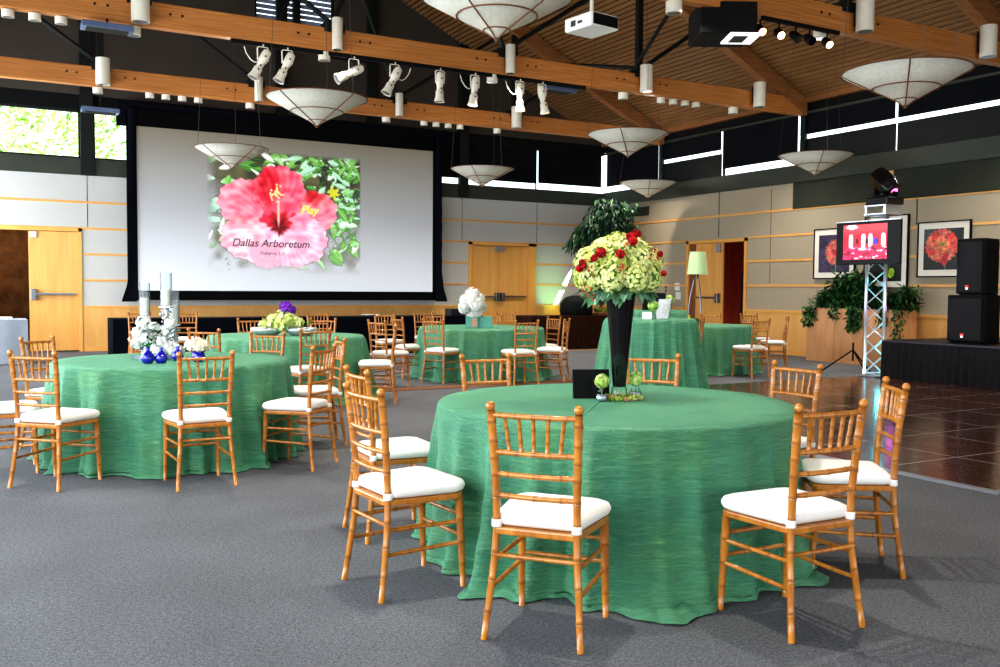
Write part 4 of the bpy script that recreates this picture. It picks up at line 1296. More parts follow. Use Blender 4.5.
def blossom_head(parent, c, R, count, cols, rnd, name='hydrangea_head', fs=.016, core=(150, 190, 90)):
    m = MB(); m.cur = tuple(srgb(*core))
    m.ball(c, R * .82, 12, 8)
    for _ in range(count):
        z = rnd.uniform(-1, 1); a = rnd.uniform(0, 2 * pi); q = sqrt(1 - z * z)
        n = Vector((q * cos(a), q * sin(a), z))
        p = Vector(c) + n * R * rnd.uniform(.85, 1.05)
        t1 = n.cross(Vector((rnd.uniform(-1, 1), rnd.uniform(-1, 1), rnd.uniform(-1, 1)))).normalized(); t2 = n.cross(t1)
        col = rnd.choice(cols); k = rnd.uniform(.75, 1.12)
        m.cur = tuple(min(1, x * k) for x in srgb(*col)[:3]) + (1,)
        s_ = fs * rnd.uniform(.8, 1.25)
        for q_ in range(4):
            a0 = q_ * pi / 2
            d = t1 * cos(a0) + t2 * sin(a0); e = -t1 * sin(a0) + t2 * cos(a0)
            m._add([p, p + d * s_ * .55 + e * s_ * .5 + n * .002, p + d * s_ * 1.05 + n * s_ * .3, p + d * s_ * .55 - e * s_ * .5 + n * .002], [(0, 1, 2, 3)])
    return m.build(name, M['petalvc'], parent)

def rose(parent, c, R, col, name='red_rose', rnd=random):
    m = MB()
    for ring in range(4):
        n = 3 + ring
        for k in range(n):
            a = 2 * pi * k / n + ring * .5
            rr = R * (.25 + .25 * ring)
            kk = .7 + .12 * ring
            m.cur = tuple(min(1, x * kk) for x in srgb(*col)[:3]) + (1,)
            vs = []
            for i in range(4):
                for j in range(4):
                    t = a + (j - 1.5) / 3 * (2.2 / (1 + ring * .25)); z = (i / 3) * R * (1.5 - .15 * ring) - R * .6
                    r2 = rr * (.5 + .5 * sin(i / 3 * pi * .55) + .12 * i * ring / 4)
                    vs.append((c[0] + r2 * cos(t), c[1] + r2 * sin(t), c[2] + z - .02 * abs(j - 1.5) * R * 4))
            m._add(vs, [(i * 4 + j, i * 4 + j + 1, (i + 1) * 4 + j + 1, (i + 1) * 4 + j) for i in range(3) for j in range(3)])
    m.cur = tuple(x * .8 for x in srgb(*col)[:3]) + (1,)
    m.ball((c[0], c[1], c[2]), R * .55, 8, 6)
    return m.build(name, M['petalvc'], parent, smooth=True)

# ---------------- nearest table centrepiece
VX, VY, VZ = 2.99, 4.03, .762
v = empty('tall_vase', (VX, VY, VZ), 0, 'tall black trumpet vase on the nearest table holding the big bouquet', 'vase')
MB().lathe([(.034, .065), (.036, .07), (.05, .25), (.066, .42), (.082, .57), (.084, .575), (.079, .573), (.03, .09)], n=40).build('cone', M['blackgloss'], v, smooth=True, auto=50)
MB().lathe([(.042, 0), (.046, .01), (.040, .06), (.034, .066)], n=24).build('glass_foot', M['glass'], v, smooth=True, auto=40)
fl = empty('bouquet', (VX - .012, VY + .008, VZ + .685), 0, 'large domed bouquet of green hydrangeas and red roses in the tall black vase', 'flower arrangement')
rd = random.Random(21)
gh = [(190, 204, 100), (206, 216, 126), (170, 190, 82), (222, 226, 150), (146, 172, 66), (210, 214, 116), (228, 228, 166)]
heads = []
def headpos(az, el, R=.165):
    return (R * cos(el) * cos(az), R * cos(el) * sin(az), R * .78 * sin(el) - .015)
for el, n in ((-.15, 9), (.45, 8), (1.0, 5), (1.55, 1)):
    for k in range(n):
        az = 2 * pi * k / n + el * 2
        hc = rd.choice([gh, gh[:2] + gh[5:], [gh[2], gh[4], gh[0]], [gh[3], gh[6], gh[1]]])
        blossom_head(fl, headpos(az, el, .165 + rd.uniform(-.012, .014)), .078, 400, hc, rd, fs=.0115, core=(96, 128, 56))
camdir = atan2(-VY, -VX)
# roses & sprays placed on the dome
def dome(dx, dz, R=.262):
    """dx to the right of the view, dz up, metres from bouquet centre, on the camera side of the dome"""
    rt = Vector((cos(camdir + pi / 2), sin(camdir + pi / 2), 0)); fw = Vector((cos(camdir), sin(camdir), 0))
    q = max(0, 1 - (dx / R) ** 2 - (dz / (R * .84)) ** 2)
    return rt * dx + fw * (R * sqrt(q)) + Vector((0, 0, dz))
for (px, py, r_) in ((600.5, 254.5, .023), (631, 243, .021), (628, 238.5, .018), (633.5, 234.5, .018), (619, 256, .020), (594, 260, .016), (582, 264, .015), (579.5, 270, .017), (657.5, 255, .014), (661.5, 274, .013), (584, 268, .012), (637, 235, .013)):
    p = dome((px - 617) * .0054, (271 - py) * .0054 - .0)
    blossom_head(fl, p * .98, r_ * .95, 46, [(200, 10, 18), (168, 6, 14), (140, 4, 12)], rd, 'red_rose', r_ * .55, (120, 4, 10))
m = MB()
for (px, py) in ((620, 265), (621, 268), (624, 250), (626, 247), (588, 262), (590, 270), (592, 275), (651, 252), (648, 258), (622, 272), (619, 270), (586, 292), (589, 295), (592, 290), (584, 288), (595, 297), (654, 262)):
    for k in range(5):
        p = dome((px - 617 + rd.uniform(-2.5, 2.5)) * .0054, (271 - py + rd.uniform(-3, 3)) * .0054, .268)
        m.cur = srgb(*rd.choice([(120, 20, 22), (168, 60, 40), (190, 130, 60)]))
        m.ball(p, .0055, 6, 4)
m.build('berry_spray', M['petalvc'], fl, smooth=True)['kind'] = 'stuff'
m = MB()
def leafc():
    az = rd.uniform(0, 2 * pi)
    return (.13 * cos(az), .13 * sin(az), -.09 + rd.uniform(-.03, .02)), (cos(az), sin(az), -.5)
leaves(m, leafc, 110, .09, .062, [(84, 128, 84), (126, 164, 138), (66, 104, 62), (146, 182, 156)], rd, .25)
m.build('leaf', M['leafvc'], fl)['kind'] = 'stuff'

def bud_vase(x, y, label, cols=((150, 196, 80), (190, 214, 110), (210, 224, 150)), z=.762, r=.045, mat=None, fr=.034, fh=.105):
    t = empty('bud_vase', (x, y, z), 0, label, 'vase', None)
    MB().lathe([(.018, 0), (.03, .006), (.034, .025), (.024, .045), (.015, .06), (.02, .075)], n=20).build('glass_bowl', mat or M['glass'], t, smooth=True)
    MB().lathe([(.028, .004), (.031, .022), (.02, .035)], n=16).build('water', M['crystal'], t, smooth=True)
    s = MB(); s.cur = srgb(90, 140, 60); s.tube([(0, 0, .02), (0, 0, fh)], .004, 6); s.build('stem', M['leafvc'], t)
    blossom_head(t, (0, 0, fh), fr, 130, list(cols), rd, 'flower_head', .012)
    return t
bud_vase(2.84, 3.98, 'small clear glass bud vase with a green hydrangea, left of the tall vase')
bud_vase(3.09, 4.02, 'small bud vase with a green hydrangea, partly hidden right of the tall vase')
m = MB()
for k in range(150):
    a = rd.uniform(0, 2 * pi); r_ = rd.uniform(.055, .10)
    m.cur = srgb(*rd.choice([(170, 186, 70), (198, 120, 96), (140, 168, 60), (214, 196, 140), (110, 140, 60)]))
    m.ball((r_ * cos(a), r_ * sin(a) , rd.uniform(.007, .02)), rd.uniform(.006, .009), 6, 4)
o = m.build('berry_wreath', M['petalvc'], loc=(2.985, 3.985, .762), smooth=True)
tag(o, 'ring of green and pink berries around the foot of the tall vase', 'wreath')
f = empty('table_frame', (2.875, 4.10, .762), atan2(-4.12, -2.84) + pi / 2 + radians(14), 'black picture frame seen from behind, on the nearest table left of the vase', 'picture frame')
mt = Matrix.Rotation(radians(-8), 4, 'X')
MB().box(-.115, .085, -.008, .008, .0, .155, mt).build('back_board', M['black'], f, bevel=.003)
MB().box(-.012, .028, -.05, -.044, 0.002, .12, Matrix.Translation((0, .012, 0)) @ Matrix.Rotation(radians(-20), 4, 'X')).build('easel_leg', M['black'], f)

# ---------------- left table centrepiece
def cyl_candle(x, y, z, r, h, ch, label, lift=0.0, col='glass'):
    t = empty('candle_cylinder', (x, y, z), 0, label, 'candle holder')
    MB().lathe([(r, 0), (r, h), (r - .003, h), (r - .003, .006), (.001, .006)], n=28).build('glass_tube', M['glass'], t, smooth=True, auto=40)
    MB().lathe([(r * .84, .008), (r * .84, ch), (r * .7, ch + .003), (.001, ch - .004)], n=24).build('pillar_candle', M['candle'], t, smooth=True, auto=40)
    return t
LZ = .762
def Lp(px, dep):  # lateral axis of the left table in world
    return px, dep
def viewpt(px, d):  # point at horizontal pixel column px and axial depth d of the photographed room axes (yaw 29.2255 deg)
    a = radians(29.2255); u = (px - 500) / 932.0
    return d * (sin(a) + cos(a) * u), d * (cos(a) - sin(a) * u)
def riser(px, d, h, r, label):
    x, y = viewpt(px, d)
    t = empty('crystal_riser', (x, y, LZ), 0, label, 'riser')
    m = MB(); m.lathe([(r, 0), (r, .01), (.012, .02), (.012, h - .02), (r, h - .01), (r, h)], n=20)
    m.build('stem', M['crystal'], t, smooth=True, auto=40)
    g = MB(); rr = random.Random(int(px))
    for k in range(70):
        a = rr.uniform(0, 6.28); q = rr.uniform(.01, r * .8)
        g.ball((q * cos(a), q * sin(a), rr.uniform(.02, h - .02)), rr.uniform(.008, .015), 6, 4)
    g.build('crystal_drops', M['crystal'], t)['kind'] = 'stuff'
    return x, y
x, y = riser(144.5, 7.42, .34, .05, 'crystal riser under the left candle cylinder')
cyl_candle(x, y, LZ + .342, .041, .265, .145, 'left glass cylinder with a white pillar candle')
x, y = riser(166, 7.5, .42, .055, 'crystal riser under the tallest candle cylinder')
cyl_candle(x, y, LZ + .422, .045, .27, .135, 'tallest glass cylinder with a white pillar candle')
x, y = riser(174, 7.68, .27, .05, 'crystal riser under the third candle cylinder')
cyl_candle(x, y, LZ + .272, .041, .27, .15, 'third glass cylinder partly behind the tallest one')
x, y = viewpt(157, 7.42)
t = empty('mirror_tray', (x, y, LZ), radians(-20), 'low mirrored tray under the candle cylinders and blue vases', 'tray')
# tray slab raised behind the vases
MB().box(-.2, .17, .03, .17, 0.0, .006).build('tray_base', M['chrome'], t)
MB().box(-.2, .17, .03, .036, .006, .03).box(-.2, -.194, .03, .17, .006, .03).build('tray_rim', M['chrome'], t)
wh = [(244, 244, 240), (232, 236, 232), (250, 250, 248)]
fo = empty('orchid_cluster', (*viewpt(153, 7.40), LZ + .02), 0, 'mass of white orchids with dark leaves among the candle cylinders', 'flower arrangement')
for (dx, dz, q) in ((-.12, .16, .045), (-.08, .24, .05), (-.05, .13, .05), (.0, .20, .04), (-.13, .08, .04), (-.02, .07, .045), (.06, .10, .05), (.12, .06, .05), (.16, .03, .04), (.09, .18, .04), (.13, .24, .035), (.04, .03, .04), (.2, .02, .035)):
    a = radians(29.2)
    blossom_head(fo, (dx * cos(a), -dx * sin(a) + random.uniform(-.02, .02), dz + .03), q, 42, wh, rd, 'orchid_spray', .024, (220, 228, 216))
m = MB()
def lc2():
    return (rd.uniform(-.06, .1), rd.uniform(-.08, 0), rd.uniform(.1, .26)), (rd.uniform(-1, 1), -.6, .4)
leaves(m, lc2, 40, .07, .018, [(40, 78, 40), (60, 100, 56), (30, 60, 30)], rd, 0)
m.build('leaf', M['leafvc'], fo)['kind'] = 'stuff'
def cobalt(px, d, s, label, bloom=None):
    x, y = viewpt(px, d)
    t = empty('cobalt_vase', (x, y, LZ), 0, label, 'vase')
    MB().lathe([(.03 * s, 0), (.045 * s, .015 * s), (.052 * s, .04 * s), (.042 * s, .07 * s), (.018 * s, .092 * s), (.014 * s, .11 * s), (.02 * s, .125 * s)], n=24).build('body', M['cobalt'], t, smooth=True)
    if bloom == 'white':
        for k, (a, b_, c) in enumerate(((0, 0, .15), (-.04, -.02, .13), (.04, -.02, .13), (.0, -.04, .12), (.06, .02, .12), (-.06, .01, .13))):
            blossom_head(t, (a, b_, c), .035, 40, [(250, 240, 222), (252, 226, 200), (244, 236, 226)], rd, 'rose_bloom', .02, (240, 226, 200))
    elif bloom == 'leaf':
        mm = MB(); leaves(mm, lambda: ((0, 0, .12), (rd.uniform(-1, 1), rd.uniform(-1, 1), .8)), 16, .06, .02, [(60, 130, 60), (84, 150, 70)], rd, 0); mm.build('leaf', M['leafvc'], t)
    return t
cobalt(147, 7.02, 1.0, 'leftmost cobalt blue teardrop bud vase on the left table', 'leaf')
cobalt(160.5, 7.05, .95, 'second cobalt blue bud vase on the left table, right beside the leftmost')
cobalt(177, 7.3, .9, 'dark cobalt vase farther back among the white orchids')
cobalt(197.5, 7.2, 1.05, 'cobalt blue vase filled with creamy white roses, right of the candles', 'white')

# ---------------- orchid bowl on the screen table
t = empty('orchid_bowl', (TP[0] - .08, TP[1] - .1, .762), radians(-25), 'silver bowls with yellow-green orchids and one purple bloom on the screen table', 'flower arrangement')
for dx in (-.22, .26):
    MB().lathe([(.12, 0), (.2, .04), (.23, .09), (.21, .12), (.20, .115), (.1, .03)], (dx, 0, 0), 24, sy=.6).build('silver_bowl', M['silver'], t, smooth=True)
for (dx, dy, dz, r_) in ((0, 0, .24, .12), (-.14, 0, .20, .10), (.14, .02, .20, .10), (.0, -.08, .16, .10), (.22, 0, .18, .07), (-.26, 0, .15, .06), (.08, -.05, .25, .09)):
    blossom_head(t, (dx, dy, dz), r_, 60, [(214, 220, 140), (232, 232, 176), (190, 206, 104)], rd, 'orchid_spray', .034, (150, 180, 90))
blossom_head(t, (.06, -.05, .40), .075, 40, [(120, 40, 180), (96, 30, 160), (150, 70, 200)], rd, 'purple_orchid', .045, (90, 30, 150))
blossom_head(t, (.12, -.03, .35), .06, 30, [(120, 40, 180), (96, 30, 160)], rd, 'purple_orchid', .04, (90, 30, 150))
mm = MB(); leaves(mm, lambda: ((rd.uniform(-.3, .4), rd.uniform(-.05, .05), .15), (rd.uniform(-1, 1), rd.uniform(-1, 1), .5)), 50, .11, .03, [(60, 130, 50), (110, 160, 60)], rd, 0); mm.build('leaf', M['leafvc'], t)['kind'] = 'stuff'

t.scale = (.85, .85, .85)
# ---------------- hydrangea ball on the double-door table
x, y = viewpt(472, 13.75)
t = empty('flower_box_vase', (x, y, .762), radians(-30), 'square teal vase on the table by the double doors', 'vase')
MB().box(-.09, .09, -.09, .09, 0, .17).build('box_body', M['tealbox'], t, bevel=.008)
MB().box(.0, .07, -.092, -.09, .02, .14).build('front_panel', plain('copper_patch', (190, 130, 100), .4), t)
x2, y2 = viewpt(484, 13.8)
o = MB().box(-.12, .12, -.08, .08, 0, .17).build('teal_gift_box', M['tealbox'], loc=(x2, y2, .762), rz=radians(-30), bevel=.006); tag(o, 'teal rectangular box right beside the hydrangea vase', 'box')
t = empty('hydrangea_ball', (x, y, .762 + .30), 0, 'big ball of white hydrangeas on the table by the double doors', 'flower arrangement')
for (dx, dz, dy, r_) in ((-.1, .1, 0, .12), (.1, .12, 0, .12), (0, .2, 0, .12), (-.14, .0, 0, .1), (.15, .02, 0, .1), (0, .05, -.12, .12), (0, -.1, 0, .10), (.05, -.08, -.05, .09), (-.05, .1, -.1, .11), (.08, .05, .1, .11)):
    blossom_head(t, (dx * .9, dy * .9, dz * .9), r_ * .95, 200, wh + [(250, 232, 216)], rd, 'hydrangea_head', .018, (236, 238, 232))

# ---------------- cocktail table items
bud_vase(5.72, 7.18, 'small glass with green hydrangea on the nearer cocktail table', z=1.062, fr=.05, fh=.13)
f = empty('menu_card', (5.86, 7.22, 1.062), radians(-70), 'slanted pale card stand on the nearer cocktail table', 'card')
MB().box(-.07, .07, -.004, .004, 0, .2, Matrix.Rotation(radians(-18), 4, 'X')).build('card_board', M['silver'], f)
o = MB().box(-.045, .045, -.002, .002, 0, .07, Matrix.Rotation(radians(-12), 4, 'X')).build('place_card', M['whiteplastic'], loc=(5.60, 7.12, 1.062), rz=radians(-38)); tag(o, 'small white card standing at the left of the nearer cocktail table top', 'card')
f = empty('table_frame', (8.22, 10.3, 1.062), radians(-40), 'black picture frame standing on the farther cocktail table', 'picture frame')
MB().box(-.16, .16, -.01, .01, 0, .24, Matrix.Rotation(radians(-8), 4, 'X')).build('back_board', M['black'], f, bevel=.004)
MB().box(-.02, .02, .05, .06, 0, .18, Matrix.Rotation(radians(12), 4, 'X')).build('easel_leg', M['black'], f)
bud_vase(8.42, 10.2, 'small glass vase with green flowers on the farther cocktail table', z=1.062, fr=.06, fh=.15)
# fruit-like flowers on right wall table
t = empty('low_flower_dish', (9.98, 11.75, .762), 0, 'low arrangement of yellow-green and red flowers on the right wall table', 'flower arrangement')
MB().lathe([(.08, 0), (.14, .04), (.13, .045), (.07, .01)], n=20).build('dish', M['black'], t, smooth=True)
for (dx, dy, dz, c) in ((-.08, .05, .1, (196, 206, 60)), (.05, -.04, .12, (206, 210, 70)), (.0, .08, .13, (180, 200, 60)), (.12, -.1, .06, (60, 120, 40)), (.18, -.12, .05, (50, 100, 36)), (-.12, .1, .07, (200, 60, 40))):
    blossom_head(t, (dx, dy, dz), .06, 40, [c], rd, 'bloom', .028, c)

# green plants on the brown table
t = empty('salad_tray', (12.68, 17.55, .75), 0, 'long wooden tray of green plants on the brown skirted table', 'tray')
MB().box(-.36, .36, -.14, .14, 0, .05).build('tray_base', M['strip'], t, bevel=.01)
mm = MB(); leaves(mm, lambda: ((rd.uniform(-.33, .33), rd.uniform(-.1, .1), .06), (rd.uniform(-1, 1), rd.uniform(-1, 1), 1.2)), 160, .14, .05, [(90, 150, 40), (140, 180, 60), (60, 120, 40), (190, 90, 50)], rd, 0); mm.build('leaf', M['leafvc'], t)['kind'] = 'stuff'

# ---------------- corner ficus tree
t = empty('ficus_tree', (12.15, 17.05 + 1.2, 0), 0, 'tall dark-leaved indoor tree in the far corner behind the bouquet', 'tree')
t.location = (13.55, 18.55, 0); t.scale = (1.22, 1.22, 1.0)
MB().lathe([(.22, 0), (.28, .4), (.26, .4), (.2, .36)], n=24).build('pot', M['terracotta'], t, smooth=True, auto=40)
m = MB(); m.tube([(0, 0, .35), (.05, .03, 1.2), (-.03, 0, 2.0), (0, 0, 2.8)], [.05, .045, .035, .02], 8)
rt = random.Random(4)
for k in range(9):
    a = rt.uniform(0, 6.28); m.tube([(0, 0, 1.9 + k * .08), (.35 * cos(a), .35 * sin(a), 2.5 + k * .06), (.6 * cos(a), .6 * sin(a), 2.6 + k * .05)], [.02, .014, .006], 6)
m.build('trunk', M['brownbark'], t, smooth=True)
m = MB()
def fic():
    k = rt.randrange(26)
    rk = random.Random(k * 13 + 5)
    a = rk.uniform(0, 6.28); q = rk.uniform(.1, .66); zz = rk.uniform(2.35, 3.35)
    q *= 1.0 - .45 * abs(zz - 2.7) / .65
    c = Vector((q * cos(a), q * sin(a), zz))
    d = Vector((rt.gauss(0, 1), rt.gauss(0, 1), rt.gauss(0, 1))).normalized()
    return c + d * rt.uniform(.05, .27), (d.x, d.y, d.z * .3 - .9)
leaves(m, fic, 3800, .15, .045, [(16, 44, 26), (24, 62, 34), (44, 84, 44), (12, 30, 24), (70, 110, 70), (20, 40, 40)], rt, .5)
def fic2():  # drooping left branch
    u = rt.random(); c = Vector((-.5 - .42 * u, .2, 2.95 - .6 * u))
    d = Vector((rt.gauss(0, 1), rt.gauss(0, 1), rt.gauss(0, 1))).normalized()
    return c + d * .12, (d.x, d.y, -1.2)
leaves(m, fic2, 330, .16, .045, [(16, 44, 26), (24, 62, 34), (44, 84, 44)], rt, .6)
m.build('foliage', M['leafvc'], t)
m = MB().box(-.02, 0, -.34, .34, -.11, .11)
o = m.build('vent_grille', M['grille'], loc=(RX, 19.1, 3.33)); tag(o, 'dark ventilation grille high on the right wall beside the tree', 'vent')
g = MB()
for k in range(6): g.box(-.026, -.02, -.32, .32, -.1 + k * .037, -.085 + k * .037)
g.build('slats', M['sill'], o)

# ---------------- floor lamp
x, y = viewpt(696.5, 17.6)
t = empty('floor_lamp', (x, y, 0), 0, 'tall floor lamp with a pale green drum shade on curved metal legs', 'floor lamp')
MB().lathe([(.195, 1.64), (.145, 2.06), (.143, 2.06), (.193, 1.64)], n=36).build('lamp_shade', M['lampshade'], t, smooth=True, auto=50)
for k in range(3):
    a = 2 * pi * k / 3 + .3
    pts = []
    for i in range(13):
        u = i / 12
        r_ = .03 + .14 * sin(pi * u) * (1 - .3 * u) + .0 * u
        pts.append((r_ * cos(a), r_ * sin(a), 1.64 * (1 - u) + .02 * u))
    MB().tube(pts, .011, 8).build('leg', M['chrome'], t, smooth=True)
MB().lathe([(.16, 0), (.16, .02), (.03, .03)], n=24).build('base', M['chrome'], t, smooth=True, auto=40)
MB().tube([(0, 0, 1.55), (0, 0, 1.9)], .01, 8).build('socket', M['steel'], t)
# wall switches
for yy, z, lb in ((17.62, 1.42, 'white wall switch plate left of the right-hand door, upper'), (17.58, 1.2, 'white wall control plate left of the right-hand door, lower'), (18.05, 1.36, 'small dark wall sensor left of the right-hand door')):
    o = MB().box(-.012, 0, -.09, .09, -.09, .09).build('switch_plate', M['whiteplastic'] if yy < 18 else M['grille'], loc=(RX, yy, z), bevel=.003)
    if yy > 18: o.scale = (1, .3, .8)
    tag(o, lb, 'wall switch')
    MB().box(-.016, -.011, -.03, .03, -.03, .03).build('switch', M['white'], o)
# green exit glow sign-like sensor above the right door
# ---------------- framed prints
def print_image(kind):
    n = 90
    X, Y = np.meshgrid(np.linspace(0, 1, n), np.linspace(0, 1, n))
    img = np.zeros((n, n, 3)); nz = vnoise(n, n, 6, kind)[..., None]
    if kind == 1:
        img[:] = np.array([52, 46, 62]) + nz * np.array([26, 22, 34])
        for k in range(26):
            a = 2 * pi * k / 26
            over(img, blob(X, Y, .52 + .17 * cos(a), .47 + .2 * sin(a), .16, .04, a + .0, .03, 3, k, .2), (226 - (k % 3) * 16, 92 + (k % 4) * 12, 98))
        over(img, blob(X, Y, .52, .47, .10, .10, 0, .1, 9, 0, .3), (196, 60, 66))
        over(img, blob(X, Y, .56, .88, .02, .22, 0, 0), (70, 150, 70))
    elif kind == 2:
        img[:] = np.array([14, 16, 14]) + nz * 14
        for k, (a, b_, c, d, r_) in enumerate(((.72, .22, .22, .17, .5), (.62, .27, .14, .2, -.2), (.78, .3, .12, .18, .2))):
            over(img, blob(X, Y, a, b_, c, d, r_, .05, 5, k, .15), (214 + k * 10, 60 + k * 26, 66 + k * 20))
        over(img, blob(X, Y, .74, .16, .08, .05, .3, 0), (232, 190, 196))
        over(img, blob(X, Y, .62, .55, .015, .3, .12, 0), (60, 120, 40))
        over(img, blob(X, Y, .68, .86, .11, .08, -.4, .05), (150, 186, 50))
    else:
        img[:] = np.array([22, 24, 24]) + nz * 12
        over(img, np.clip(1 - (X + Y * 1.4), 0, 1) * .6, (110, 130, 136))
        for k in range(18):
            a = 2 * pi * k / 18
            over(img, blob(X, Y, .46 + .23 * cos(a), .42 + .22 * sin(a), .2, .15, a, .07, 6, k, .12), (206 + (k % 3) * 12, 62 + (k % 4) * 20, 56 + (k % 4) * 14))
        for k in range(12):
            a = 2 * pi * k / 12 + .2
            over(img, blob(X, Y, .46 + .11 * cos(a), .40 + .1 * sin(a), .11, .07, a, .07, 6, k, .15), (228, 104 + (k % 3) * 20, 84))
        over(img, blob(X, Y, .46, .38, .075, .05, 0, .15, 7, 0, .2), (120, 130, 50))
        over(img, blob(X, Y, .55, .76, .08, .17, .1, .06, 5, 0, .12), (196, 44, 50))
        over(img, blob(X, Y, .56, .96, .012, .12, 0, 0), (80, 150, 80))
    hf = vnoise(n, n, 30, kind + 9)[..., None] * .5 + vnoise(n, n, 14, kind + 19)[..., None] * .5
    img = img * (.62 + .7 * hf)
    return lin(img)
for kind, y0, y1, z0, z1, lb in ((1, 12.36, 13.38, 1.58, 2.58, 'framed photo of a pink daisy-like flower, left of the TV'), (2, 11.19, 12.15, 1.40, 2.75, 'tall framed photo of a red-pink flower, mostly hidden behind the TV'),
                                 (3, 9.97, 11.00, 1.60, 2.58, 'framed photo of a coral peony on black, right of the TV')):
    f = empty('framed_picture', (RX - .035, 0, 0), 0, lb, 'picture')
    w_ = .022
    MB().box(-.02, .02, y0, y1, z0, z0 + w_).box(-.02, .02, y0, y1, z1 - w_, z1).box(-.02, .02, y0, y0 + w_, z0, z1).box(-.02, .02, y1 - w_, y1, z0, z1).build('frame', M['black'], f)
    MB().box(-.005, .01, y0 + w_, y1 - w_, z0 + w_, z1 - w_).build('mat_board', M['matboard'], f)
    bw = .13
    grid_image(print_image(kind), y1 - bw, y0 + bw, z0 + bw, z1 - bw, 'print', M['printvc'], f, lambda a, z: (-.008, a, z))

# ---------------- planter box
t = empty('planter_box', (14.3, 11.85, 0), 0, 'long blond wood planter overflowing with trailing plants against the right wall', 'planter')
MB().box(-.3, .3, -.98, -.33, 0, 1.02).box(-.3, .3, -.32, .33, 0, 1.02).box(-.3, .3, .34, 1.0, 0, 1.02).build('planter_body', M['planterwood'], t, bevel=.004)
MB().box(-.28, .28, -.96, .98, .95, 1.025).build('soil', M['brownbark'], t)
m = MB(); rp = random.Random(9)
def pl():
    return (rp.uniform(-.28, .3), rp.uniform(-1.05, 1.0), 1.0 + rp.uniform(0, .12)), (rp.uniform(-1, .6), rp.uniform(-1, 1), rp.uniform(.3, 1.6))
def pl_up():
    y_ = rp.uniform(-1.05, .8); top = .36 + .18 * sin(y_ * 4 + 1) + (.1 if -.1 < y_ < .6 else 0)
    return (rp.uniform(-.28, .28), y_, 1.05 + rp.random() * top), (rp.uniform(-1, 1), rp.uniform(-1, 1), rp.uniform(-.4, 1))
gcols = [(18, 48, 24), (30, 74, 34), (46, 96, 44), (14, 34, 20), (70, 120, 60)]
leaves(m, pl, 700, .16, .06, gcols, rp, .2)
leaves(m, pl_up, 4200, .15, .05, gcols, rp, .3)
for (y_, dep, n_) in ((.95, .35, 90), (.85, .25, 60), (-.1, .42, 240), (-.2, .35, 180), (.3, .2, 60), (-.75, .3, 60), (-1.08, .55, 90)):
    for _ in range(n_):
        u = rp.random()
        yy = y_ + rp.uniform(-.1, .1)
        leaves(m, lambda: ((-.33 + rp.uniform(-.05, .02), yy, 1.06 - dep * u), (-.4, rp.uniform(-1, 1), -.6)), 1, .09, .045, gcols[1:], rp, .3)
m.build('foliage', M['leafvc'], t)

# ---------------- TV truss tower
TX, TY = 12.20, 9.76
t = empty('truss_tower', (TX, TY, .02), radians(0), 'silver aluminium truss tower carrying the TV and a moving light', 'truss tower')
P3 = [(-.13, .14), (-.03, -.13), (.17, .04)]
hgt = 2.5
for (x, y) in P3:
    MB().tube([(x, y, .03), (x, y, hgt)], .025, 12).build('chord', M['alu'], t, smooth=True)
br = MB()
for i in range(3):
    a, c = P3[i], P3[(i + 1) % 3]
    nseg = 9; dz = (hgt - .1) / nseg
    for k in range(nseg):
        z0 = .05 + k * dz
        p0, p1 = (a, c) if k % 2 == 0 else (c, a)
        br.tube([(p0[0], p0[1], z0), (p1[0], p1[1], z0 + dz)], .009, 6)
        br.tube([(p1[0], p1[1], z0), (p0[0], p0[1], z0 + dz)], .009, 6)
    for z in (.05, hgt - .02): br.tube([(a[0], a[1], z), (c[0], c[1], z)], .015, 8)
br.build('bracing', M['alu'], t, smooth=True)
MB().box(-.22, .24, -.135, .22, -.0, .02).build('base_plate', M['alu'], t, bevel=.005)
MB().box(-.16, .2, -.2, .2, hgt, hgt + .02).box(-.15, .19, -.19, -.15, hgt + .02, hgt + .13).box(-.15, .19, .15, .19, hgt + .02, hgt + .13).box(-.16, .2, -.2, .2, hgt + .13, hgt + .15).build('top_plate', M['alu'], t)
t = empty('moving_head_light', (TX + .04, TY - .02, 2.672), radians(0), 'black moving head spotlight on top of the truss tower', 'spotlight')
MB().box(-.2, .2, -.2, .2, 0, .12).build('base', M['blackgloss'], t, bevel=.02)
MB().box(-.06, .06, -.19, -.15, .12, .38).box(-.06, .06, .13, .17, .12, .38).box(-.08, .08, -.19, .17, .11, .16).build('yoke', M['black'], t, bevel=.01)
ax = (Vector((.873, -.488, 0)) * .5 + Vector((-.77, -.64, 0)) * .62 + Vector((0, 0, -.55))).normalized()
mt = Matrix.Translation((0, -.01, .34)) @ ax.to_track_quat('Z', 'Y').to_matrix().to_4x4()
MB().lathe([(.09, -.24), (.15, -.22), (.17, -.08), (.165, .08), (.13, .2), (.12, .22), (.09, .22)], n=8, mtx=mt).build('head', M['blackgloss'], t, bevel=.012)
MB().lathe([(.001, .225), (.05, .228), (.06, .215)], n=20, mtx=mt).build('lens', M['pinklens'], t)
